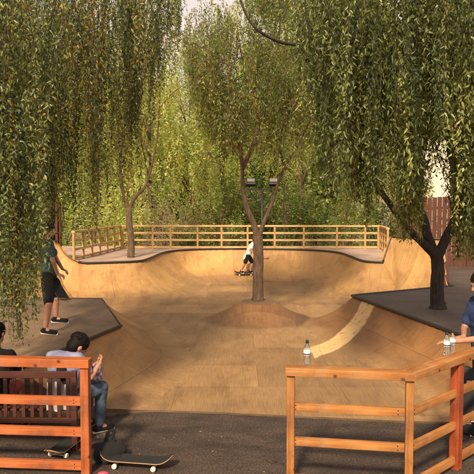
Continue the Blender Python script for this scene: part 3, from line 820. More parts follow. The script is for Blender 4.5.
leaves_mesh(allv[0]-o_, *allv[1:], 'crown', M['leaf'], wr, near=True)
st = strand_stems(ln_, .005); meshobj('twigs', [Vector(v)-Vector(o_) for v in st[0]], st[1], M['bark_dark'], wr)

# ---- left willow
bLp = Vector((-5.4, 11.2, HP+.03))
wl = thing('willow_tree', 'dense dark willow filling the upper left, hanging down over the left platform', 'tree', tuple(bLp))
def B_(u, v, Y): return at(u, v, Y=Y)-bLp
tl = [limb([(0, 0, -.05), (0.1, 0, 1.2), (.05, .1, 2.4), (.3, 0, 3.6)], .22, .15, 5, 12),
      limb([(.3, 0, 3.6), (.8, -.3, 4.6), (1.5, -.8, 5.6), (2.4, -1.4, 6.4), (3.2, -1.8, 6.8)], .12, .03),
      limb([(.3, 0, 3.5), (.6, .5, 4.8), (1.4, 1.0, 6.2), (2.4, 1.6, 7.2)], .11, .03),
      limb([(.1, 0, 2.6), (.6, -1.2, 3.4), (1.0, -2.6, 4.4), (1.6, -3.8, 4.9), (2.2, -4.6, 4.9)], .10, .02),
      limb([(.3, 0, 3.2), (-.5, .6, 4.4), (-1.2, 1, 6.0)], .10, .03),
      limb([B_(52, 240, 11), B_(52, 180, 11), B_(50, 120, 11.2), B_(58, 60, 11), B_(60, -10, 10.5)], .06, .03)]
bare_trunk(wl, tl, M['bark_dark'])
BOT_L = [(-60, 300), (0, 250), (30, 250), (50, 248), (60, 244), (75, 222), (95, 238), (110, 236), (118, 216), (133, 205), (140, 188), (150, 140), (160, 90), (170, 50), (176, 10), (180, -90)]
BOT_L1 = [(-60, 330), (-5, 338), (20, 345), (34, 340), (43, 325), (47, 262), (60, 248), (70, 215), (80, 200), (100, 180), (125, 150), (145, 60), (150, -90)]
r1, l1_ = curtain(400, (-50, 47), (5.9, 7.6), BOT_L1, 5.3, .22, .5)
r1b, l1b = curtain(200, (-40, 148), (7.4, 8.8), BOT_L1, 5.8, .42)
r2, l2_ = curtain(640, (-50, 180), (8.8, 10.6), BOT_L, 6.3, .30)
# shift: long near strands only where the photograph shows the low branch
lv, ln_ = strand_leaves(r1b+r2, l1b+l2_, .040, .055, .021, PAL_L, 3, sway=.14, droop=.8, yellow=.10)
lvn, lnn = strand_leaves(r1, l1_, .040, .054, .019, PAL_N, 3, sway=.14, droop=.7, yellow=.03)
lv = [np.concatenate([x, y]) for x, y in zip(lv, lvn)]; ln_ = ln_+lnn
r3 = [(rng.normal(-4.6, 1.2), rng.normal(6.5, 1.6), rng.uniform(6.6, 7.6)) for _ in range(220)]; l3 = [rng.uniform(.8, 1.5) for _ in r3]
r3 = [r for r in r3 if r[2]-1.6 > 2.75+r[1]*.30+.5 or r[1] < 1]; l3 = l3[:len(r3)]
lv3, ln3 = strand_leaves(r3, l3, .08, .13, .05, PAL_L, 2)
allv = [np.concatenate([x, y]) for x, y in zip(lv, lv3)]; o_ = np.array(bLp)
leaves_mesh(allv[0]-o_, *allv[1:], 'crown', M['leaf'], wl, near=True)
st = strand_stems(ln_, .004); meshobj('twigs', [Vector(v)-bLp for v in st[0]], st[1], M['bark_dark'], wl)

# ---- small tree on the back deck at left
b1 = at(130.5, 257.5, z=fcz)
t1 = thing('small_tree', 'slim brown tree rooted in the back deck at left, forking low', 'tree', tuple(b1))
def D_(u, v, Y): return at(u, v, Y=Y)-b1
Y1 = b1.y
parts_ = [limb([D_(131, 259, Y1), D_(131, 240, Y1), D_(129, 222, Y1), D_(129, 208, Y1)], .12, .095, 5, 10),
          limb([D_(129, 211, Y1), D_(134, 199, Y1), D_(144, 188, Y1), D_(149, 176, Y1), D_(153, 160, Y1), D_(158, 130, Y1), D_(160, 90, Y1)], .065, .02),
          limb([D_(129, 211, Y1), D_(124, 195, Y1), D_(120, 170, Y1), D_(122, 130, Y1), D_(116, 80, Y1), D_(112, 30, Y1)], .08, .02),
          limb([D_(122, 140, Y1), D_(138, 110, Y1), D_(148, 60, Y1), D_(146, 10, Y1)], .035, .012)]
bare_trunk(t1, parts_, M['bark'])
BOT_S = [(70, 215), (100, 218), (118, 190), (135, 176), (145, 150), (160, 125), (170, 105), (176, 75), (181, 30), (184, -90)]
r1, l1_ = curtain(330, (68, 195), (Y1-1.8, Y1+1.8), BOT_S, 11.5, .35)
lv, ln_ = strand_leaves(r1, [l*1.1 for l in l1_], .085, .11, .042, PAL_L+PAL_F[:2], 3, sway=.2, yellow=.10)
leaves_mesh(lv[0]-np.array(b1), *lv[1:], 'crown', M['leaf_far'], t1)

# ---- tree in the middle of the bowl
b2 = Vector((PC[0], PC[1], .42)); Y2 = PC[1]
t2 = thing('middle_tree', 'forked tree growing out of the plywood mound in the middle of the bowl', 'tree', tuple(b2))
def E_(u, v, Y=Y2): return at(u, v, Y=Y)-b2
parts_ = [limb([E_(258, 303), E_(258, 280), E_(258.5, 255), E_(258, 236)], .135, .115, 5, 14, .05), limb([E_(258, 306), E_(258, 301), E_(258, 296)], .18, .13, 4, 12, .1),
          limb([E_(258, 239), E_(253, 222), E_(247, 208), E_(243, 190), E_(242, 165), E_(237, 130), E_(226, 95), E_(214, 60), E_(205, 20)], .085, .015),
          limb([E_(258.5, 239), E_(264, 222), E_(271, 206), E_(276, 190), E_(284, 168), E_(298, 145), E_(312, 115), E_(325, 80)], .058, .015),
          limb([E_(242, 170), E_(255, 140), E_(262, 110), E_(275, 70), E_(280, 20), E_(276, -30)], .05, .015),
          limb([E_(284, 168), E_(280, 140), E_(290, 110), E_(304, 80), E_(306, 40)], .032, .01),
          limb([E_(238, 135), E_(250, 110), E_(244, 70), E_(236, 20)], .035, .01),
          limb([E_(243, 150), E_(222, 130), E_(204, 122), E_(190, 118)], .025, .008)]
# fine branching
for _ in range(90):
    u = rng.uniform(205, 330); v = rng.uniform(30, 170); Y = Y2+rng.normal()*.7; L = rng.uniform(20, 50); s = rng.choice([-1, 1])
    parts_.append(limb([E_(u, v, Y), E_(u+s*L*.4, v-L*.2, Y), E_(u+s*L*.8, v-L*.1, Y), E_(u+s*L*1.1, v+L*.3, Y)], .011, .004, 3, 4, 0))
bare_trunk(t2, parts_, M['bark'])
def curtain_m(n, ur, yr_, bot):
    roots = []; lens = []
    blobs = [(u_, rng.uniform(max(-10, min(60, (250-u_)*2.2)), 168)) for u_ in rng.uniform(*ur, 34)]
    while len(roots) < n:
        u0, v0 = blobs[rng.integers(34)]; u = u0+rng.normal()*11; v = v0+rng.normal()*13
        if v > tab(u, bot) or v < -45: continue
        p = at(u, v, Y=rng.uniform(*yr_)); l = rng.uniform(.4, 1.2); roots.append((p.x, p.y, p.z+l)); lens.append(l)
    return roots, lens
BOT_M = [(180, 60), (200, 130), (220, 155), (240, 172), (260, 172), (285, 175), (310, 182), (335, 188)]
r1, l1_ = curtain_m(2600, (185, 338), (Y2-1.3, Y2+1.6), BOT_M)
l1_ = [min(l, rng.uniform(.4, 1.2)) for l in l1_]; r1 = [(a_, b_, c_) for a_, b_, c_ in r1]
lv, ln_ = strand_leaves(r1, l1_, .05, .08, .028, PAL_F, 3, bush=.06, sway=.2, yellow=.08)
leaves_mesh(lv[0]-np.array(b2), *lv[1:], 'crown', M['leaf_far'], t2)
st = strand_stems(ln_, .005); meshobj('twigs', [Vector(v)-b2 for v in st[0]], st[1], M['bark'], t2)

# ---- trees beyond the railing
def back_tree(x, y, h, rad, pal, label, name='background_tree', crown_low=.28, n=260, leaf=.15, wid=.06, lean=0, droop=.7, trunk_mat='bark', sl=(.6, 1.7), group='trees beyond the back railing'):
    g = earth_z(x, y); b = Vector((x, y, g)); t = thing(name, label, 'tree', tuple(b), 0, group)
    parts = [limb([(0, 0, -.1), (lean*.3, 0, h*.2), (lean*.6, .1, h*.45), (lean, 0, h*.85)], h*.012+.04, .025, 4, 8)]
    cen = []
    for k in range(9):
        an = rng.uniform(0, 6.28); z0 = h*rng.uniform(.2, .6); rr = rad*rng.uniform(.5, .95); z1 = z0+h*rng.uniform(.15, .4)
        p = [(lean*z0/h, 0, z0), (math.cos(an)*rr*.5+lean*.5, math.sin(an)*rr*.5, (z0+z1)/2+.3), (math.cos(an)*rr+lean*.7, math.sin(an)*rr, z1)]
        parts.append(limb(p, .055, .015, 4, 6)); cen.append(p[2]); cen.append(p[1])
    bare_trunk(t, parts, M[trunk_mat])
    # uneven crown: clumps round the ends of the limbs
    clumps = [(c[0], c[1], c[2]) for c in cen]+[(lean+rng.normal()*rad*.45, rng.normal()*rad*.4, h*rng.uniform(.5, .95)) for _ in range(11)]
    clumps += [(lean*.4+rng.normal()*rad*.55, rng.normal()*rad*.5, h*rng.uniform(crown_low, .6)) for _ in range(8)]
    roots = []; lens = []
    for _ in range(n):
        c = clumps[rng.integers(len(clumps))]; s = rad*.24
        roots.append((c[0]+rng.normal()*s, c[1]+rng.normal()*s, max(h*crown_low, c[2]+rng.normal()*s*.9+.3))); lens.append(rng.uniform(*sl))
    lv, _ = strand_leaves(roots, lens, .11, leaf, wid, pal, 3, sway=.3, droop=droop, yellow=.05)
    leaves_mesh(*lv, 'crown', M['leaf_far'], t)
    return t
PY = [np.array(c) for c in ((.40, .46, .15), (.50, .52, .20), (.32, .39, .13), (.56, .54, .25))]
PD = [np.array(c) for c in ((.07, .105, .03), (.10, .14, .035), (.15, .19, .045))]
PM = [np.array(c) for c in ((.28, .36, .11), (.38, .43, .15), (.20, .28, .09), (.44, .46, .18))]
def bx_(u, Y): return (u-CX)/F*Y
specs = [(40, 30, 12.5, 3.0, PM, 'broad mid-green tree behind the left willow'),
         (100, 32, 12.5, 2.8, PY, 'tall yellow-leaved tree left of the sky gap'),
         (150, 28.5, 11.0, 2.4, PY, 'yellow-green tree right behind the small forked tree'),
         (190, 33, 10.9, 2.7, PM, 'loose-topped tree below the patch of sky'),
         (222, 30, 10.7, 2.2, PM, 'mid-green tree just left of the middle tree, under the sky gap'),
         (286, 33, 15.0, 3.0, PY, 'tall pale tree directly behind the floodlights'),
         (300, 29, 13.5, 2.4, PM, 'tall mid-green tree right of the floodlights'),
         (345, 31, 13.0, 2.8, PD, 'dark green tree beyond the right end of the long railing'),
         (392, 30, 8.5, 1.7, PM, 'mid-green tree left of the cream house'),
         (412, 25, 6.2, .8, PM, 'slim green tree just behind the red fence at its left end'), (474, 25, 7.0, 1.3, PD, 'dark green tree just behind the red fence near the right edge'),
         (205, 40, 10.5, 3.4, PY, 'faint yellow tree far behind the left end of the floodlights'),
         (500, 33, 14, 2.6, PM, 'tall tree at the far right beyond the red fence')]
for u, Y, h, rad, pal, lab in specs:
    back_tree(bx_(u, Y), Y, h, rad, pal, lab, n=int(620*rad/2.3), group='trees beyond the back railing')
# wispy bare twigs across the sky gap
g = Vector((bx_(205, 36), 36, earth_z(bx_(205, 36), 36)))
tb = thing('bare_tree', 'thin nearly bare tree whose twigs cross the patch of sky', 'tree', tuple(g))
pp = [limb([(0, 0, 0), (.1, 0, 4), (0, 0, 8), (.1, 0, 10.5)], .14, .05, 4, 6)]
for _ in range(70):
    z0 = rng.uniform(6, 11); an = rng.uniform(0, 6.28); L = rng.uniform(1.2, 3.6); q = Vector((math.cos(an), math.sin(an)*.6, 0))
    pp.append(limb([(0, 0, z0), q*L*.4+Vector((0, 0, z0+L*.5)), q*L*.75+Vector((0, 0, z0+L*.8)), q*L+Vector((rng.normal()*.3, 0, z0+L*rng.uniform(.6, 1.3)))], .022, .006, 4, 4, 0))
bare_trunk(tb, pp, M['bark_pale'])
rt = [(rng.normal()*1.6, rng.normal()*1, rng.uniform(8, 14)) for _ in range(60)]
lv, _ = strand_leaves(rt, [rng.uniform(.3, .9) for _ in rt], .16, .13, .04, PY, 1, sway=.2); leaves_mesh(*lv, 'crown', M['leaf_far'], tb)

# ---- shrubs behind the railing
def shrub(x, y, h, rad, pal, label, n=150):
    b = Vector((x, y, earth_z(x, y))); t = thing('shrub', label, 'shrub', tuple(b), 0, 'shrubs behind the back railing')
    parts = []
    for k in range(9):
        an = rng.uniform(0, 6.28); parts.append(limb([(rng.normal()*.1, rng.normal()*.1, -.05), (math.cos(an)*rad*.3, math.sin(an)*rad*.3, h*.5), (math.cos(an)*rad*.7, math.sin(an)*rad*.7, h*rng.uniform(.7, .95))], .035, .01, 3, 5))
    bare_trunk(t, parts, M['bark'], 'stems')
    roots = []; lens = []
    cl_ = [(rng.normal()*rad*.5, rng.normal()*rad*.45, h*rng.uniform(.25, .95)) for _ in range(13)]
    for _ in range(n):
        c = cl_[rng.integers(13)]; roots.append((c[0]+rng.normal()*rad*.25, c[1]+rng.normal()*rad*.25, max(.25, c[2]+rng.normal()*.25))); lens.append(rng.uniform(.25, .7))
    lv, _ = strand_leaves(roots, lens, .07, .11, .05, pal, 3, sway=.2, droop=.2, yellow=.03)
    leaves_mesh(*lv, 'crown', M['leaf_far'], t)
sh = [(95, 26, 3.3, 1.3, PY, 'yellow-green shrub behind the left side railing'), (128, 27, 4.0, 1.3, PY, 'bright shrub behind the slim tree at left'),
      (155, 27.5, 4.2, 1.2, PM, 'mid-green shrub left of the dry brushwood'), (212, 26.5, 3.6, 1.3, PM, 'leafy shrub right of the dry brushwood'),
      (196, 25.8, 1.6, .9, PD, 'low dark shrub in front of the dry brushwood'),
      (236, 27, 3.8, 1.2, PD, 'dark shrub just left of the floodlight mast'), (265, 27.5, 2.9, 1.2, PD, 'dark shrub right behind the floodlight mast'),
      (292, 26.5, 3.6, 1.2, PD, 'tall dark shrub right of the floodlight mast'), (320, 27, 3.2, 1.3, PD, 'dark shrub between the floodlight mast and the corner of the railing'),
      (350, 26.5, 3.2, 1.2, PM, 'bluish-green shrub near the right corner of the railing'), (378, 27, 3.0, 1.2, PD, 'dark shrub behind the right corner of the railing'),
      (60, 26, 3.2, 1.5, PM, 'large shrub behind the far left fence panel'), (405, 27, 2.4, 1.1, PD, 'dark shrub behind the tall ramp end'), (30, 27, 3.2, 1.5, PD, 'dark shrub at the far left edge behind the willow')]
for u, Y, h, rad, pal, lab in sh: shrub(bx_(u, Y), Y, h, rad, pal, lab, n=int(330*rad))
# dry brushwood heap
g = Vector((bx_(182, 27), 27, -.1)); db = []
for _ in range(260):
    an = rng.uniform(-1.3, 1.3); L = rng.uniform(1.6, 3.6); yy = rng.normal()*.4; x0 = rng.normal()*.35
    db.append(limb([(x0, yy, rng.uniform(0, .6)), (x0+math.sin(an)*L*.5, yy, .4+math.cos(an)*L*.62), (x0+math.sin(an)*L*.95, yy+rng.normal()*.2, .4+math.cos(an)*L*.85-abs(an)*.35)], .022, .006, 4, 4, 0))
o = meshobj('brushwood', *merge(db), M['dead']); o.location = g
tag(o, 'dry brown bush of bare arching twigs behind the long railing, left of the middle tree', 'dead bush')

# ---- far woodland: one mass
B = []; Dv = []; L = []; W = []; K = []
n = 150000; x = rng.uniform(-42, 42, n); y = rng.uniform(46, 60, n)
tp = 13.0+2.2*np.sin(x*.55+1)*np.cos(x*.21)+1.2*np.sin(x*1.7)+rng.normal(size=n)*.5-4.0*np.exp(-((x+3.2)/4)**2)
z = .5+(tp)*rng.random(n)**.8
d = rng.normal(size=(n, 3)); d[:, 2] -= .7; d /= np.linalg.norm(d, axis=1)[:, None]
pal = np.array(PM+PD); cidx = ((np.sin(x*.9)+np.sin(z*1.3+x*.4)+rng.normal(size=n)*.5)*1.3+3).astype(int).clip(0, len(pal)-1)
o = leaves_mesh(np.stack([x, y, z], -1), d, rng.uniform(.35, .7, n), rng.uniform(.16, .3, n), pal[cidx]*rng.uniform(.7, 1.3, (n, 1)), 'woodland', M['leaf_far'], None)
tag(o, 'distant wood closing the view beyond the trees', 'woodland', kind='stuff')

# ---- fallen leaves
n = 420; x = rng.uniform(-4, 5, n); y = rng.uniform(4.6, 7.3, n); z = np.full(n, GZ+.006)
n2_ = 500; x = np.append(x, rng.uniform(2.9, 7, n2_)); y = np.append(y, rng.uniform(8, 15, n2_)); z = np.append(z, np.full(n2_, HP+.037))
n3_ = 300; x = np.append(x, rng.uniform(-6, -2.8, n3_)); y = np.append(y, rng.uniform(7.8, 12.9, n3_)); z = np.append(z, np.full(n3_, HP+.037))
ok_ = (z < .1) | ((x < 0) & (x < -3.0)) | ((x > 0) & (x > 2.70+(13.3-y)*.235) & (y < 13.2+(x-2.57)*.52))
x, y, z = x[ok_], y[ok_], z[ok_]; n = len(x)
an = rng.uniform(0, 6.28, n); d = np.stack([np.cos(an), np.sin(an), rng.uniform(0, .15, n)], -1)
pl_ = np.array([[.30, .20, .07], [.22, .13, .05], [.16, .15, .05], [.38, .28, .10]])
sn = rng.uniform(-.3, .3, (n, 3)); o = leaves_mesh(np.stack([x, y, z], -1), d, rng.uniform(.02, .05, n), rng.uniform(.008, .018, n), pl_[rng.integers(0, 4, n)], 'fallen_leaves', M['leaf'], None, fold=.1)
tag(o, 'fallen willow leaves scattered over the asphalt and platforms', 'fallen leaves', kind='stuff')

# ------------------------------------------------------------------ people
def capsule(bm, p0, r0, p1, r1, seg=12, flat=1.0, up=None):
    p0 = Vector(p0); p1 = Vector(p1); ax = p1-p0; L = ax.length
    ax = ax.normalized() if L > 1e-6 else Vector((0, 0, 1))
    a = (up if up is not None else Vector((0, 1, 0))).cross(ax)
    if a.length < 1e-3: a = Vector((1, 0, 0)).cross(ax)
    a.normalize(); b = ax.cross(a); rings = []
    prof_ = [(-math.cos(t), math.sin(t), 0) for t in np.linspace(0.15, PI/2, 5)]+[(math.sin(t), math.cos(t), 1) for t in np.linspace(0, PI/2-.15, 5)]
    for c_, s_, e in prof_:
        r = r1 if e else r0; base = p1 if e else p0
        rings.append([bm.verts.new(base+ax*(c_*r)+a*(math.cos(k*2*PI/seg)*s_*r)+b*(math.sin(k*2*PI/seg)*s_*r*flat)) for k in range(seg)])
    for i in range(len(rings)-1):
        for k in range(seg): bm.faces.new((rings[i][k], rings[i][(k+1) % seg], rings[i+1][(k+1) % seg], rings[i+1][k]))
    bm.faces.new(rings[0][::-1]); bm.faces.new(rings[-1])

def ellipsoid(bm, c, s, rot=None):
    r = bmesh.ops.create_icosphere(bm, subdivisions=3, radius=1)
    mt = Matrix.Translation(Vector(c)) @ (rot.to_4x4() if rot is not None else Matrix.Identity(4)) @ Matrix.Diagonal((*s, 1))
    bmesh.ops.transform(bm, matrix=mt, verts=r['verts'])

def remesh(name, bm, vox, mat, parent, smooth_it=4):
    me = bpy.data.meshes.new(name); bmesh.ops.recalc_face_normals(bm, faces=bm.faces); bm.to_mesh(me); bm.free(); o = bpy.data.objects.new(name, me); C.objects.link(o)
    m = o.modifiers.new('r', 'REMESH'); m.mode = 'VOXEL'; m.voxel_size = vox
    s = o.modifiers.new('s', 'SMOOTH'); s.factor = .5; s.iterations = smooth_it
    dg = bpy.context.evaluated_depsgraph_get(); me2 = bpy.data.meshes.new_from_object(o.evaluated_get(dg)); o.modifiers.clear()
    o.data = me2; me2.materials.clear(); me2.materials.append(mat); me2.polygons.foreach_set('use_smooth', [True]*len(me2.polygons))
    me2.name = name; o.parent = parent; return o

def hand(bm, wr_, d, nrm, k=1.0, curl=.5, thumb_side=1):
    d = Vector(d).normalized(); nrm = Vector(nrm); nrm = (nrm-d*nrm.dot(d)).normalized(); sd_ = d.cross(nrm)*thumb_side
    for off_ in (-.022, 0, .022):
        capsule(bm, wr_+d*.015*k+sd_*off_*k*.7, .017*k, wr_+d*.085*k+sd_*off_*k, .014*k, 8)
    for i, (off_, ln) in enumerate(((.031, .070), (.011, .078), (-.010, .072), (-.030, .058))):
        p = wr_+d*.088*k+sd_*off_*k; a1 = curl*.6; d1 = d*math.cos(a1)+nrm*math.sin(a1); q = p+d1*ln*.5*k
        a2 = curl*1.6; d2 = d*math.cos(a2)+nrm*math.sin(a2); capsule(bm, p, .0095*k, q, .0088*k, 8); capsule(bm, q, .0088*k, q+d2*ln*.5*k, .0075*k, 8)
    p = wr_+d*.03*k+sd_*.028*k; q = p+(d*.6+sd_*.7+nrm*.25).normalized()*.045*k; capsule(bm, p, .013*k, q, .011*k, 8); capsule(bm, q, .011*k, q+(d*.85+sd_*.2+nrm*.35).normalized()*.033*k, .009*k, 8)

def person(label, base, J, top, bottom, shoe, hair, k=1.0, sleeves='short', legs='shorts', head_fwd=(0, 1, 0), group=None, vox=.009, hand_dirs=None, sole=None, hem=None, hk=1.08):
    """J: joints in world coordinates; base: where the empty stands"""
    t = thing('person', label, 'person', tuple(base), 0, group); o_ = Vector(base)
    g = {n_: Vector(v)-o_ for n_, v in J.items()}
    f = Vector(head_fwd).normalized(); up = Vector((g['head']-g['neck'])).normalized(); rgt = f.cross(up).normalized(); up2 = rgt.cross(f).normalized()
    HRt = Matrix((rgt, f, up2)).transposed()
    bm = bmesh.new()
    def torso(bm, e=0.0, waist=True):
        sp = (g['shL']-g['shR']).normalized(); fw = sp.cross((g['chest']-g['pelvis']).normalized())
        mid = g['pelvis'].lerp(g['chest'], .5)
        for s in (-.5, 0, .5):
            capsule(bm, g['pelvis']+sp*s*.17*k, (.105+e)*k, mid+sp*s*.14*k, (.10+e)*k)
            capsule(bm, mid+sp*s*.14*k, (.10+e)*k, g['chest']+sp*s*.2*k, (.115+e)*k)
        capsule(bm, g['shL']-sp*.02*k, (.06+e)*k, g['shR']+sp*.02*k, (.06+e)*k)
        capsule(bm, g['chest'], (.11+e)*k, g['neck']-up*.04*k, (.065+e*.5)*k)
    torso(bm)
    capsule(bm, g['neck']-up*.05*k, .056*k, g['head'], .056*k)
    hc = g['head']; kb = k; k = k*hk
    ellipsoid(bm, hc+up2*.02*k, (.074*k, .095*k, .105*k), HRt)
    ellipsoid(bm, hc+f*.03*k-up2*.045*k, (.056*k, .062*k, .062*k), HRt)
    capsule(bm, hc+f*.088*k+up2*.005*k, .010*k, hc+f*.106*k-up2*.025*k, .014*k, 8)
    for s in (-1, 1):
        ellipsoid(bm, hc+rgt*s*.078*k-up2*.002*k-f*.008*k, (.012*k, .020*k, .032*k), HRt)
        capsule(bm, hc+rgt*s*.015*k+f*.088*k+up2*.028*k, .009*k, hc+rgt*s*.045*k+f*.076*k+up2*.026*k, .009*k, 8)
    k = kb
    for s, S_ in (('L', 1), ('R', -1)):
        capsule(bm, g['sh'+s], .052*k, g['el'+s], .039*k); capsule(bm, g['el'+s], .039*k, g['wr'+s], .026*k)
        hd = (hand_dirs or {}).get(s, (None, None, .5))
        dd = Vector(hd[0]) if hd[0] else (g['wr'+s]-g['el'+s]); nn = Vector(hd[1]) if hd[1] else Vector((-S_, 0, 0))
        hand(bm, g['wr'+s], dd, nn, k, hd[2], S_)
        capsule(bm, g['hip'+s], .085*k, g['kn'+s], .056*k); capsule(bm, g['kn'+s], .055*k, g['an'+s].lerp(g['kn'+s], .65), .055*k)
        capsule(bm, g['an'+s].lerp(g['kn'+s], .65), .055*k, g['an'+s], .036*k)
        capsule(bm, g['an'+s], .036*k, g['an'+s]+(g['to'+s]-g['an'+s])*.5, .03*k)
    remesh('body', bm, vox, M['skin'], t)
    k = kb*hk
    for s in (-1, 1):
        bm = bmesh.new(); ellipsoid(bm, hc+rgt*s*.030*k+f*.086*k+up2*.010*k, (.012*k, .008*k, .007*k), HRt); bmobj('eye', bm, M['eye'], t, True)
    bm = bmesh.new(); ellipsoid(bm, hc+f*.088*k-up2*.052*k, (.022*k, .010*k, .006*k), HRt); bmobj('mouth', bm, M['lip'], t, True)
    # hair: cap over crown and back of head
    bm = bmesh.new()
    ellipsoid(bm, hc+up2*.042*k-f*.014*k, (.088*k, .104*k, .098*k), HRt)
    ellipsoid(bm, hc-f*.045*k-up2*.012*k, (.080*k, .068*k, .085*k), HRt)
    for _ in range(150):
        a_ = rng.uniform(0, 6.28); e_ = rng.uniform(.1, 1.5); dv = rgt*(math.cos(a_)*math.cos(e_))+f*(math.sin(a_)*math.cos(e_)*1.1-.15)+up2*math.sin(e_)
        p = hc+up2*.04*k-f*.014*k+dv*.088*k; capsule(bm, p, .012*k, p+(dv*.1+Vector(rng.normal(size=3))*.6)*.011*k, .007*k, 6)
    remesh('hair', bm, .007*k, M[hair], t, 1)
    # top
    k = kb
    bm = bmesh.new(); torso(bm, .014)
    if hem:
        sp = (g['shL']-g['shR']).normalized(); dn = (g['pelvis']-g['chest']).normalized()
        for s in (-.5, 0, .5): capsule(bm, g['pelvis']+sp*s*.17*k, .12*k, g['pelvis']+sp*s*.2*k+dn*hem*k, .125*k)
    for s in 'LR':
        q = g['sh'+s].lerp(g['el'+s], .70 if sleeves == 'short' else 1.0); capsule(bm, g['sh'+s], .072*k, q, .062*k)
        if sleeves == 'long': capsule(bm, g['el'+s], .058*k, g['el'+s].lerp(g['wr'+s], .9), .044*k)
    sh_ = remesh('shirt', bm, .011, M[top], t)
    tx = bpy.data.textures.new('folds', 'CLOUDS'); tx.noise_scale = .11
    dm = sh_.modifiers.new('folds', 'DISPLACE'); dm.texture = tx; dm.strength = .035; dm.mid_level = .5
    bm = bmesh.new()
    for s in 'LR':
        capsule(bm, g['hip'+s], .108*k, g['hip'+s].lerp(g['kn'+s], .9 if legs == 'shorts' else 1.0), .082*k)
        if legs == 'long': capsule(bm, g['kn'+s], .078*k, g['an'+s].lerp(g['kn'+s], .08), .062*k)
    capsule(bm, g['hipL'], .112*k, g['hipR'], .112*k); capsule(bm, g['pelvis'], .115*k, g['pelvis']+(g['chest']-g['pelvis'])*.12, .11*k)
    pn = remesh('shorts' if legs == 'shorts' else 'trousers', bm, .011, M[bottom], t)
    dm = pn.modifiers.new('folds', 'DISPLACE'); dm.texture = tx; dm.strength = .03; dm.mid_level = .5
    for s in 'LR':
        bm = bmesh.new(); an, to = g['an'+s], g['to'+s]; h_ = (to-an); h_.z = 0; hn = h_.normalized(); gz = to.z
        heel = Vector((an.x, an.y, gz))-hn*.05*k; toe = Vector((to.x, to.y, gz))
        capsule(bm, heel+Vector((0, 0, .035*k)), .042*k, toe+Vector((0, 0, .022*k)), .040*k, 12, .8); capsule(bm, heel+Vector((0, 0, .05*k))+hn*.03*k, .045*k, an, .045*k)
        sho = remesh('shoe', bm, .008, M[shoe], t, 2)
        bm = bmesh.new(); capsule(bm, heel, .043*k, toe, .043*k, 14, .33, Vector((0, 0, 1)).cross(hn)); 
        bm2 = bm; bmobj('sole', bm2, M[sole or 'white'], sho, True)
    return t

# person holding a board on the left platform (head in the leaves)
zl = HP+.03
f1 = at(59.5, 322.5, z=zl); f2 = at(48, 334, z=zl)
kx = 1.02
hipc = (f1+f2)/2; hipc.z = zl
hx, hy = hipc.x, hipc.y
J = dict(pelvis=(hx-.08, hy+.02, zl+.93), chest=(hx-.10, hy+.0, zl+1.30), neck=(hx-.09, hy, zl+1.47), head=(hx-.06, hy-.01, zl+1.62),
         shL=(hx-.13, hy+.19, zl+1.42), shR=(hx-.07, hy-.19, zl+1.42), elL=(hx-.02, hy+.24, zl+1.14), elR=(hx+.08, hy-.24, zl+1.14),
         wrL=(hx+.14, hy+.06, zl+.98), wrR=(hx+.12, hy-.16, zl+.92), hipL=(hx-.09, hy+.11, zl+.88), hipR=(hx-.07, hy-.11, zl+.88),
         knL=(f1.x-.06, f1.y+.02, zl+.48), knR=(f2.x+.02, f2.y, zl+.48), anL=(f1.x-.06, f1.y, zl+.08), anR=(f2.x-.04, f2.y, zl+.08),
         toL=(f1.x+.13, f1.y-.03, zl+.015), toR=(f2.x+.14, f2.y-.06, zl+.015))
person('person in teal checked shirt and black shorts standing on the left platform with a skateboard', (hx, hy, zl), J, 'check', 'black', 'black', 'hair', 1.0,
       head_fwd=(1, -.1, -.1), hand_dirs={'R': ((.9, .1, -.3), (.1, .3, -1), .9), 'L': ((.9, -.5, -.3), (.1, -.6, -1), .7)})

def skateboard(label, loc, rot, group='skateboards', deckmat_='grip', side='wood_ply'):
    t = thing('skateboard', label, 'skateboard', loc, 0, group); t.rotation_euler = rot
    L, Wd = .80, .20; nL, nW = 26, 6; V = []; Fc = []
    for sgn, zz in ((0, 0), (1, -.011)):
        for i in range(nL+1):
            s = -1+2*i/nL; x = s*L/2; e = abs(x)-(L/2-.17); z = .0+(e*e*2.6 if e > 0 else 0)
            ee = abs(x)-(L/2-.10); w_ = Wd/2*(math.sqrt(max(0.0, 1-(ee/.102)**2)) if ee > 0 else 1); w_ = max(w_, .012)
            for j in range(nW+1):
                q = -1+2*j/nW; V.append((x, q*w_, z+.006*q*q+zz))
    n1 = (nL+1)*(nW+1)
    for i in range(nL):
        for j in range(nW):
            a_ = i*(nW+1)+j; Fc.append((a_, a_+nW+1, a_+nW+2, a_+1)); Fc.append((n1+a_, n1+a_+1, n1+a_+nW+2, n1+a_+nW+1))
    for i in range(nL):
        for j in (0, nW):
            a_ = i*(nW+1)+j; b_ = a_+nW+1; Fc.append((a_, n1+a_, n1+b_, b_))
    for j in range(nW):
        for i in (0, nL):
            a_ = i*(nW+1)+j; Fc.append((a_, a_+1, n1+a_+1, n1+a_))
    d = meshobj('deck', V, Fc, M[side], t, True)
    d.data.materials.append(M[deckmat_])
    for p in d.data.polygons:
        if p.index < nL*nW*2 and p.index % 2 == 0: p.material_index = 1
    for s in (-1, 1):
        bm = bmesh.new(); add_box(bm, (s*.21, 0, -.02), (.08, .055, .015), None, .003); capsule(bm, (s*.21, -.075, -.052), .009, (s*.21, .075, -.052), .009, 8); add_box(bm, (s*.21, 0, -.038), (.035, .04, .03), None, .006)
        tk = bmobj('truck', bm, M['metal'], t)
        for q in (-1, 1):
            v_, f_ = lathe([(.012, -.018), (.024, -.018), (.0275, -.011), (.0275, .011), (.024, .018), (.012, .018), (.010, .012)], 18)
            wv = [(s*.21+x, q*.095+z, -.052+y) for x, y, z in v_]; meshobj('wheel', wv, f_, M['wheel'], tk, True)
    return t
hb_ = at(63, 291, Y=hipc.y-.15)
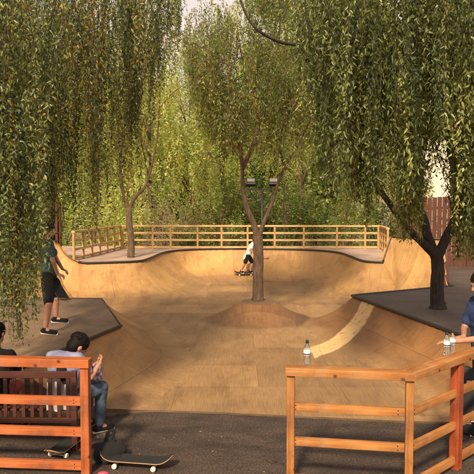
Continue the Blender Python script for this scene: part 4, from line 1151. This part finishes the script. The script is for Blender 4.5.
skateboard('black skateboard held at hip height by the person on the left platform', tuple(hb_+Vector((-.06, 0, .0))), (R(-12), R(20), R(-58)))

# ------------------------------------------------------------------ bench, seated people, bags, boards (foreground left)
yb = 6.62
bx0, bx1 = at(-75, 400, Y=yb).x, at(77, 400, Y=yb).x
bn = thing('bench', 'dark red slatted bench behind the left railing, its back to the camera', 'bench', ((bx0+bx1)/2, yb, GZ))
Lb = bx1-bx0
bm = bmesh.new()
add_beam(bm, (-Lb/2, 0, .86), (Lb/2, 0, .86), .035, .075); add_beam(bm, (-Lb/2+.06, .0, .34), (Lb/2-.06, .0, .34), .03, .06)
ns = int(Lb/.105)
for i in range(ns): x = -Lb/2+.10+(Lb-.2)*i/(ns-1); add_box(bm, (x, 0, .596), (.042, .018, .448), None, .003)
bmobj('backrest', bm, M['bench'], bn)
bm = bmesh.new()
for i in range(6): add_beam(bm, (-Lb/2, .08+.075*i, .44), (Lb/2, .08+.075*i, .44), .06, .022)
bmobj('seat', bm, M['bench'], bn)
for s in (-1, 1):
    for y_, h_ in ((0, .90), (.45, .62)):
        bm = bmesh.new(); add_box(bm, (s*(Lb/2-.03), y_, h_/2), (.06, .055, h_), None, .004); bmobj('leg', bm, M['bench'], bn)
    bm = bmesh.new(); add_beam(bm, (s*(Lb/2-.03), .03, .635), (s*(Lb/2-.03), .50, .635), .06, .028); bmobj('armrest', bm, M['bench'], bn)

# boy seated at the bench end, bent over what he holds
sx = at(64, 400, Y=yb+.2).x; sy = yb+.20; sz = GZ+.455
hdp = at(78, 346.5, Y=sy+.14)
J = dict(pelvis=(sx-.01, sy+.02, sz+.10), chest=(sx+.0, sy+.06, sz+.46), neck=(hdp.x-.10, sy+.08, hdp.z-.15), head=tuple(hdp),
         shL=(sx-.17, sy+.12, sz+.53), shR=(sx+.17, sy+.02, sz+.53), elL=(sx-.02, sy+.36, sz+.30), elR=(sx+.30, sy+.05, sz+.30),
         wrL=(sx+.22, sy+.34, sz+.36), wrR=(sx+.37, sy+.22, sz+.42), hipL=(sx-.08, sy+.07, sz+.07), hipR=(sx+.08, sy+.05, sz+.07),
         knL=(sx+.18, sy+.48, sz+.10), knR=(sx+.36, sy+.34, sz+.09), anL=(sx+.14, sy+.44, GZ+.09), anR=(sx+.33, sy+.32, GZ+.09),
         toL=(sx+.22, sy+.60, GZ+.015), toR=(sx+.46, sy+.42, GZ+.015))
person('black-haired person in lavender shirt and jeans hunched at the right end of the bench', (sx, sy, GZ), J, 'lav', 'jean', 'black', 'hair', .98, legs='long',
       hk=1.2, head_fwd=(.62, .48, -.72), hand_dirs={'R': ((.1, .9, .4), (-.8, .2, .1), .9), 'L': ((.9, .1, .3), (0, -.4, .8), .9)})
# white towel hanging at his back over the bench rail
bm = bmesh.new()
n1, n2 = 14, 12; vs_ = [[bm.verts.new((sx-.15+.34*i/n1, yb+.045+.012*math.sin(i*1.1)+.02*math.sin(j*.5), sz+.40-.42*j/n2+.012*math.sin(i*.9))) for j in range(n2+1)] for i in range(n1+1)]
for i in range(n1):
    for j in range(n2): bm.faces.new((vs_[i][j], vs_[i+1][j], vs_[i+1][j+1], vs_[i][j+1]))
bmesh.ops.solidify(bm, geom=bm.faces[:], thickness=.012)
tag(bmobj('towel', bm, M['white'], None, True), 'crumpled white cloth between the hunched person and the bench slats', 'cloth')
# small black bag hung between
bm = bmesh.new(); p = at(61, 371, Y=sy-.12)
ellipsoid(bm, (p.x, p.y, p.z), (.055, .035, .10)); capsule(bm, (p.x-.01, p.y, p.z-.04), .04, (p.x+.05, p.y, p.z-.12), .035)
tag(remesh('pouch', bm, .008, M['black'], None), 'small black pouch against the lavender shirt', 'pouch')
# patterned cloth bundle in his hands
bm = bmesh.new(); p = at(95, 371, Y=sy+.30)
for i in range(26):
    q = p+Vector((rng.uniform(-.06, .06), rng.uniform(-.03, .03), rng.uniform(-.10, .07))); capsule(bm, q, .038, q+Vector(rng.normal(size=3))*.03, .025, 7)
tag(remesh('cloth_bundle', bm, .008, M['pattern'], None, 1), 'patterned cloth bundle in the hands of the hunched person', 'cloth')
# second seated person, cut by the frame at left
tx_ = at(0, 400, Y=yb+.22).x; hx2 = tx_-.08
J = dict(pelvis=(hx2, sy, sz+.10), chest=(hx2+.02, sy+.04, sz+.46), neck=(hx2+.02, sy+.08, sz+.64), head=(hx2+.02, sy+.13, sz+.79),
         shL=(hx2-.18, sy+.06, sz+.56), shR=(hx2+.19, sy+.06, sz+.56), elL=(hx2-.22, sy+.22, sz+.30), elR=(hx2+.23, sy+.24, sz+.30),
         wrL=(hx2-.08, sy+.42, sz+.20), wrR=(hx2+.08, sy+.44, sz+.20), hipL=(hx2-.09, sy+.05, sz+.07), hipR=(hx2+.09, sy+.05, sz+.07),
         knL=(hx2-.12, sy+.47, sz+.08), knR=(hx2+.12, sy+.46, sz+.08), anL=(hx2-.06, sy+.42, GZ+.09), anR=(hx2+.14, sy+.40, GZ+.09),
         toL=(hx2-.02, sy+.60, GZ+.015), toR=(hx2+.20, sy+.58, GZ+.015))
person('person in a black top seated on the bench at the left edge', (hx2, sy, GZ), J, 'black', 'red', 'black', 'hair', .98, legs='shorts', head_fwd=(.2, .9, -.35))

# boards and bag on the asphalt
p = at(146, 457.5, z=GZ+.10)
skateboard('black skateboard lying on the asphalt right of the backpack', (p.x-.10, p.y, GZ+.082), (0, 0, R(-9)))
p = at(62, 452, z=GZ+.08)
skateboard('skateboard pushed under the bench, one white wheel showing', (p.x, p.y+.25, GZ+.082), (0, 0, R(75)))
p = at(115, 462, z=GZ)
bp_ = thing('backpack', 'black backpack slumped on the asphalt beside the bench post', 'backpack', (p.x-.08, p.y+.05, GZ), R(12))
bm = bmesh.new(); ellipsoid(bm, (0, 0, .10), (.20, .13, .10)); capsule(bm, (-.12, .02, .10), .09, (.10, .03, .12), .08); capsule(bm, (-.10, -.05, .05), .05, (.13, -.05, .05), .045); remesh('bag_body', bm, .01, M['black'], bp_)
meshobj('strap', *tube(smooth_path([(-.05, .02, .15), (-.02, .03, .24), (.05, .02, .26), (.07, .0, .18), (.12, -.02, .14)], 5), .014, 6), M['black'], bp_, True)
bm = bmesh.new(); capsule(bm, (-.03, -.10, .05), .05, (.10, -.12, .06), .045); remesh('front_pocket', bm, .009, M['black'], bp_)
meshobj('handle', *tube(smooth_path([(-.02, .03, .19), (.0, .02, .30), (.06, .02, .31), (.04, .02, .22)], 5), .017, 6), M['black'], bp_, True)
bm = bmesh.new(); ellipsoid(bm, (0, 0, .035), (.06, .035, .035)); o = bmobj('purse', bm, M['pink'], None, True); p = at(103, 478, z=GZ); o.location = (p.x, p.y, GZ)
tag(o, 'small bright pink purse on the asphalt in front of the backpack', 'purse')

# ------------------------------------------------------------------ bottles
def bottle():
    t = thing('water_bottle', '', 'bottle'); 
    prof_ = [(.026, 0), (.033, .004), (.034, .02), (.032, .035), (.034, .05), (.032, .065), (.034, .08), (.034, .145), (.031, .16), (.022, .185), (.013, .200), (.012, .212)]
    meshobj('bottle_body', *lathe(prof_, 24), M['clear'], t, True)
    meshobj('cap', *lathe([(.0155, .2115), (.016, .215), (.016, .234), (.013, .238)], 20), M['rubber'], t, True)
    v_, f_ = lathe([(.0348, .095), (.0348, .150)], 24); f_ = f_[:-2]; meshobj('paper_label', v_, f_, M['white'], t, True)
    v_, f_ = lathe([(.0352, .100), (.0352, .112)], 24); f_ = f_[:-2]; meshobj('label_stripe', v_, f_, M['blue'], t, True)
    return t
bt = bottle()
for i, (u, v, lab) in enumerate([(307, 364.5, 'clear water bottle standing alone at the left end of the orange railing'),
                                 (446.5, 355, 'left bottle of the touching pair on the receding part of the railing'), (452, 352.5, 'right bottle of the touching pair on the railing, nearer the person in blue')]):
    o = bt if i == 0 else copy_tree(bt); p = at(u, v, z=HT+.003)
    o.location = (p.x, p.y, HT+.004); o['label'] = lab; o['group'] = 'water bottles'; o.rotation_euler = (0, 0, i*1.1)

# ------------------------------------------------------------------ person leaning on the railing at right
yr = 7.05; hd = at(480.5, 284, Y=yr)
g0 = GZ; x0 = hd.x+.02; zs = hd.z+.12+.0-g0     # standing height
kk = zs/1.80
def Q(dx_, dy_, z_): return (x0+dx_, yr+dy_, g0+z_*kk)
ar = at(446, 341, z=HT+.05); arm_e = at(476, 338, z=HT+.06)
J = dict(pelvis=Q(.12, .10, .98), chest=Q(.07, .06, 1.34), neck=Q(.02, .02, 1.53), head=tuple(hd),
         shL=Q(.12, -.12, 1.46), shR=Q(.0, .20, 1.46), elL=(arm_e.x+.08, arm_e.y, HT+.055), elR=Q(-.12, .22, 1.15),
         wrL=(ar.x+.07, ar.y, HT+.045), wrR=(ar.x+.28, ar.y+.22, HT+.05), hipL=Q(.12, 0, .93), hipR=Q(.10, .2, .93),
         knL=Q(.05, -.03, .50), knR=Q(.10, .24, .50), anL=Q(.10, .0, .09), anR=Q(.12, .26, .09), toL=Q(-.08, -.04, .015), toR=Q(-.06, .22, .015))
person('person in a navy blue shirt leaning a forearm on the railing at the right edge', (x0+.1, yr+.1, g0), J, 'blue', 'black', 'black', 'hair', kk, legs='long',
       head_fwd=(-.9, -.25, -.35), hand_dirs={'L': ((-1, .15, -.05), (0, 0, -1), .3), 'R': ((-.8, -.5, 0), (0, 0, -1), .5)})
# red wristband / cloth? boards leaning behind the post
p = at(470, 410, Y=6.75)
skateboard('skateboard standing upright against the railing beside the person in blue', (p.x+.02, 6.85, GZ+.47), (R(0), R(-96), R(-100)), side='rubber')

# ------------------------------------------------------------------ skater
ps = at(245, 271, Y=20.2)
Zs = float(bowl_height(np.array([[ps.x]]), np.array([[20.2]]))[0][0, 0])
yy = 20.2
for _y in np.linspace(19, 22, 61):
    pz = float(bowl_height(np.array([[at(244.5, 273, Y=_y).x]]), np.array([[_y]]))[0][0, 0])
    if pz+.09 >= at(244.5, 273, Y=_y).z: yy = _y; Zs = pz; break
ps = at(244.5, 273, Y=yy); zb = Zs+.10
def K_(dx_, dy_, z_): return (ps.x+dx_, ps.y+dy_, zb+z_)
J = dict(pelvis=K_(.12, .02, .62), chest=K_(.26, -.02, .93), neck=K_(.33, -.03, 1.08), head=K_(.40, -.05, 1.20),
         shL=K_(.33, .16, 1.02), shR=K_(.27, -.19, 1.02), elL=K_(.50, .25, .86), elR=K_(.22, -.38, .84), wrL=K_(.66, .22, .88), wrR=K_(.35, -.5, .70),
         hipL=K_(.12, .09, .60), hipR=K_(.12, -.09, .60), knL=K_(.30, .10, .35), knR=K_(.02, -.14, .36), anL=K_(.20, .08, .07), anR=K_(-.12, -.05, .07),
         toL=K_(.28, -.08, .0), toR=K_(-.04, -.20, .0))
person('skater in a long white shirt riding the back wall, half hidden by the middle trunk', (ps.x, ps.y, Zs), J, 'white', 'black', 'black', 'hair', .95, head_fwd=(.9, -.2, -.1), hem=.12)
skateboard('skateboard under the feet of the skater in the white shirt', (ps.x+.02, ps.y-.05, zb-.02), (R(14), 0, R(4)))
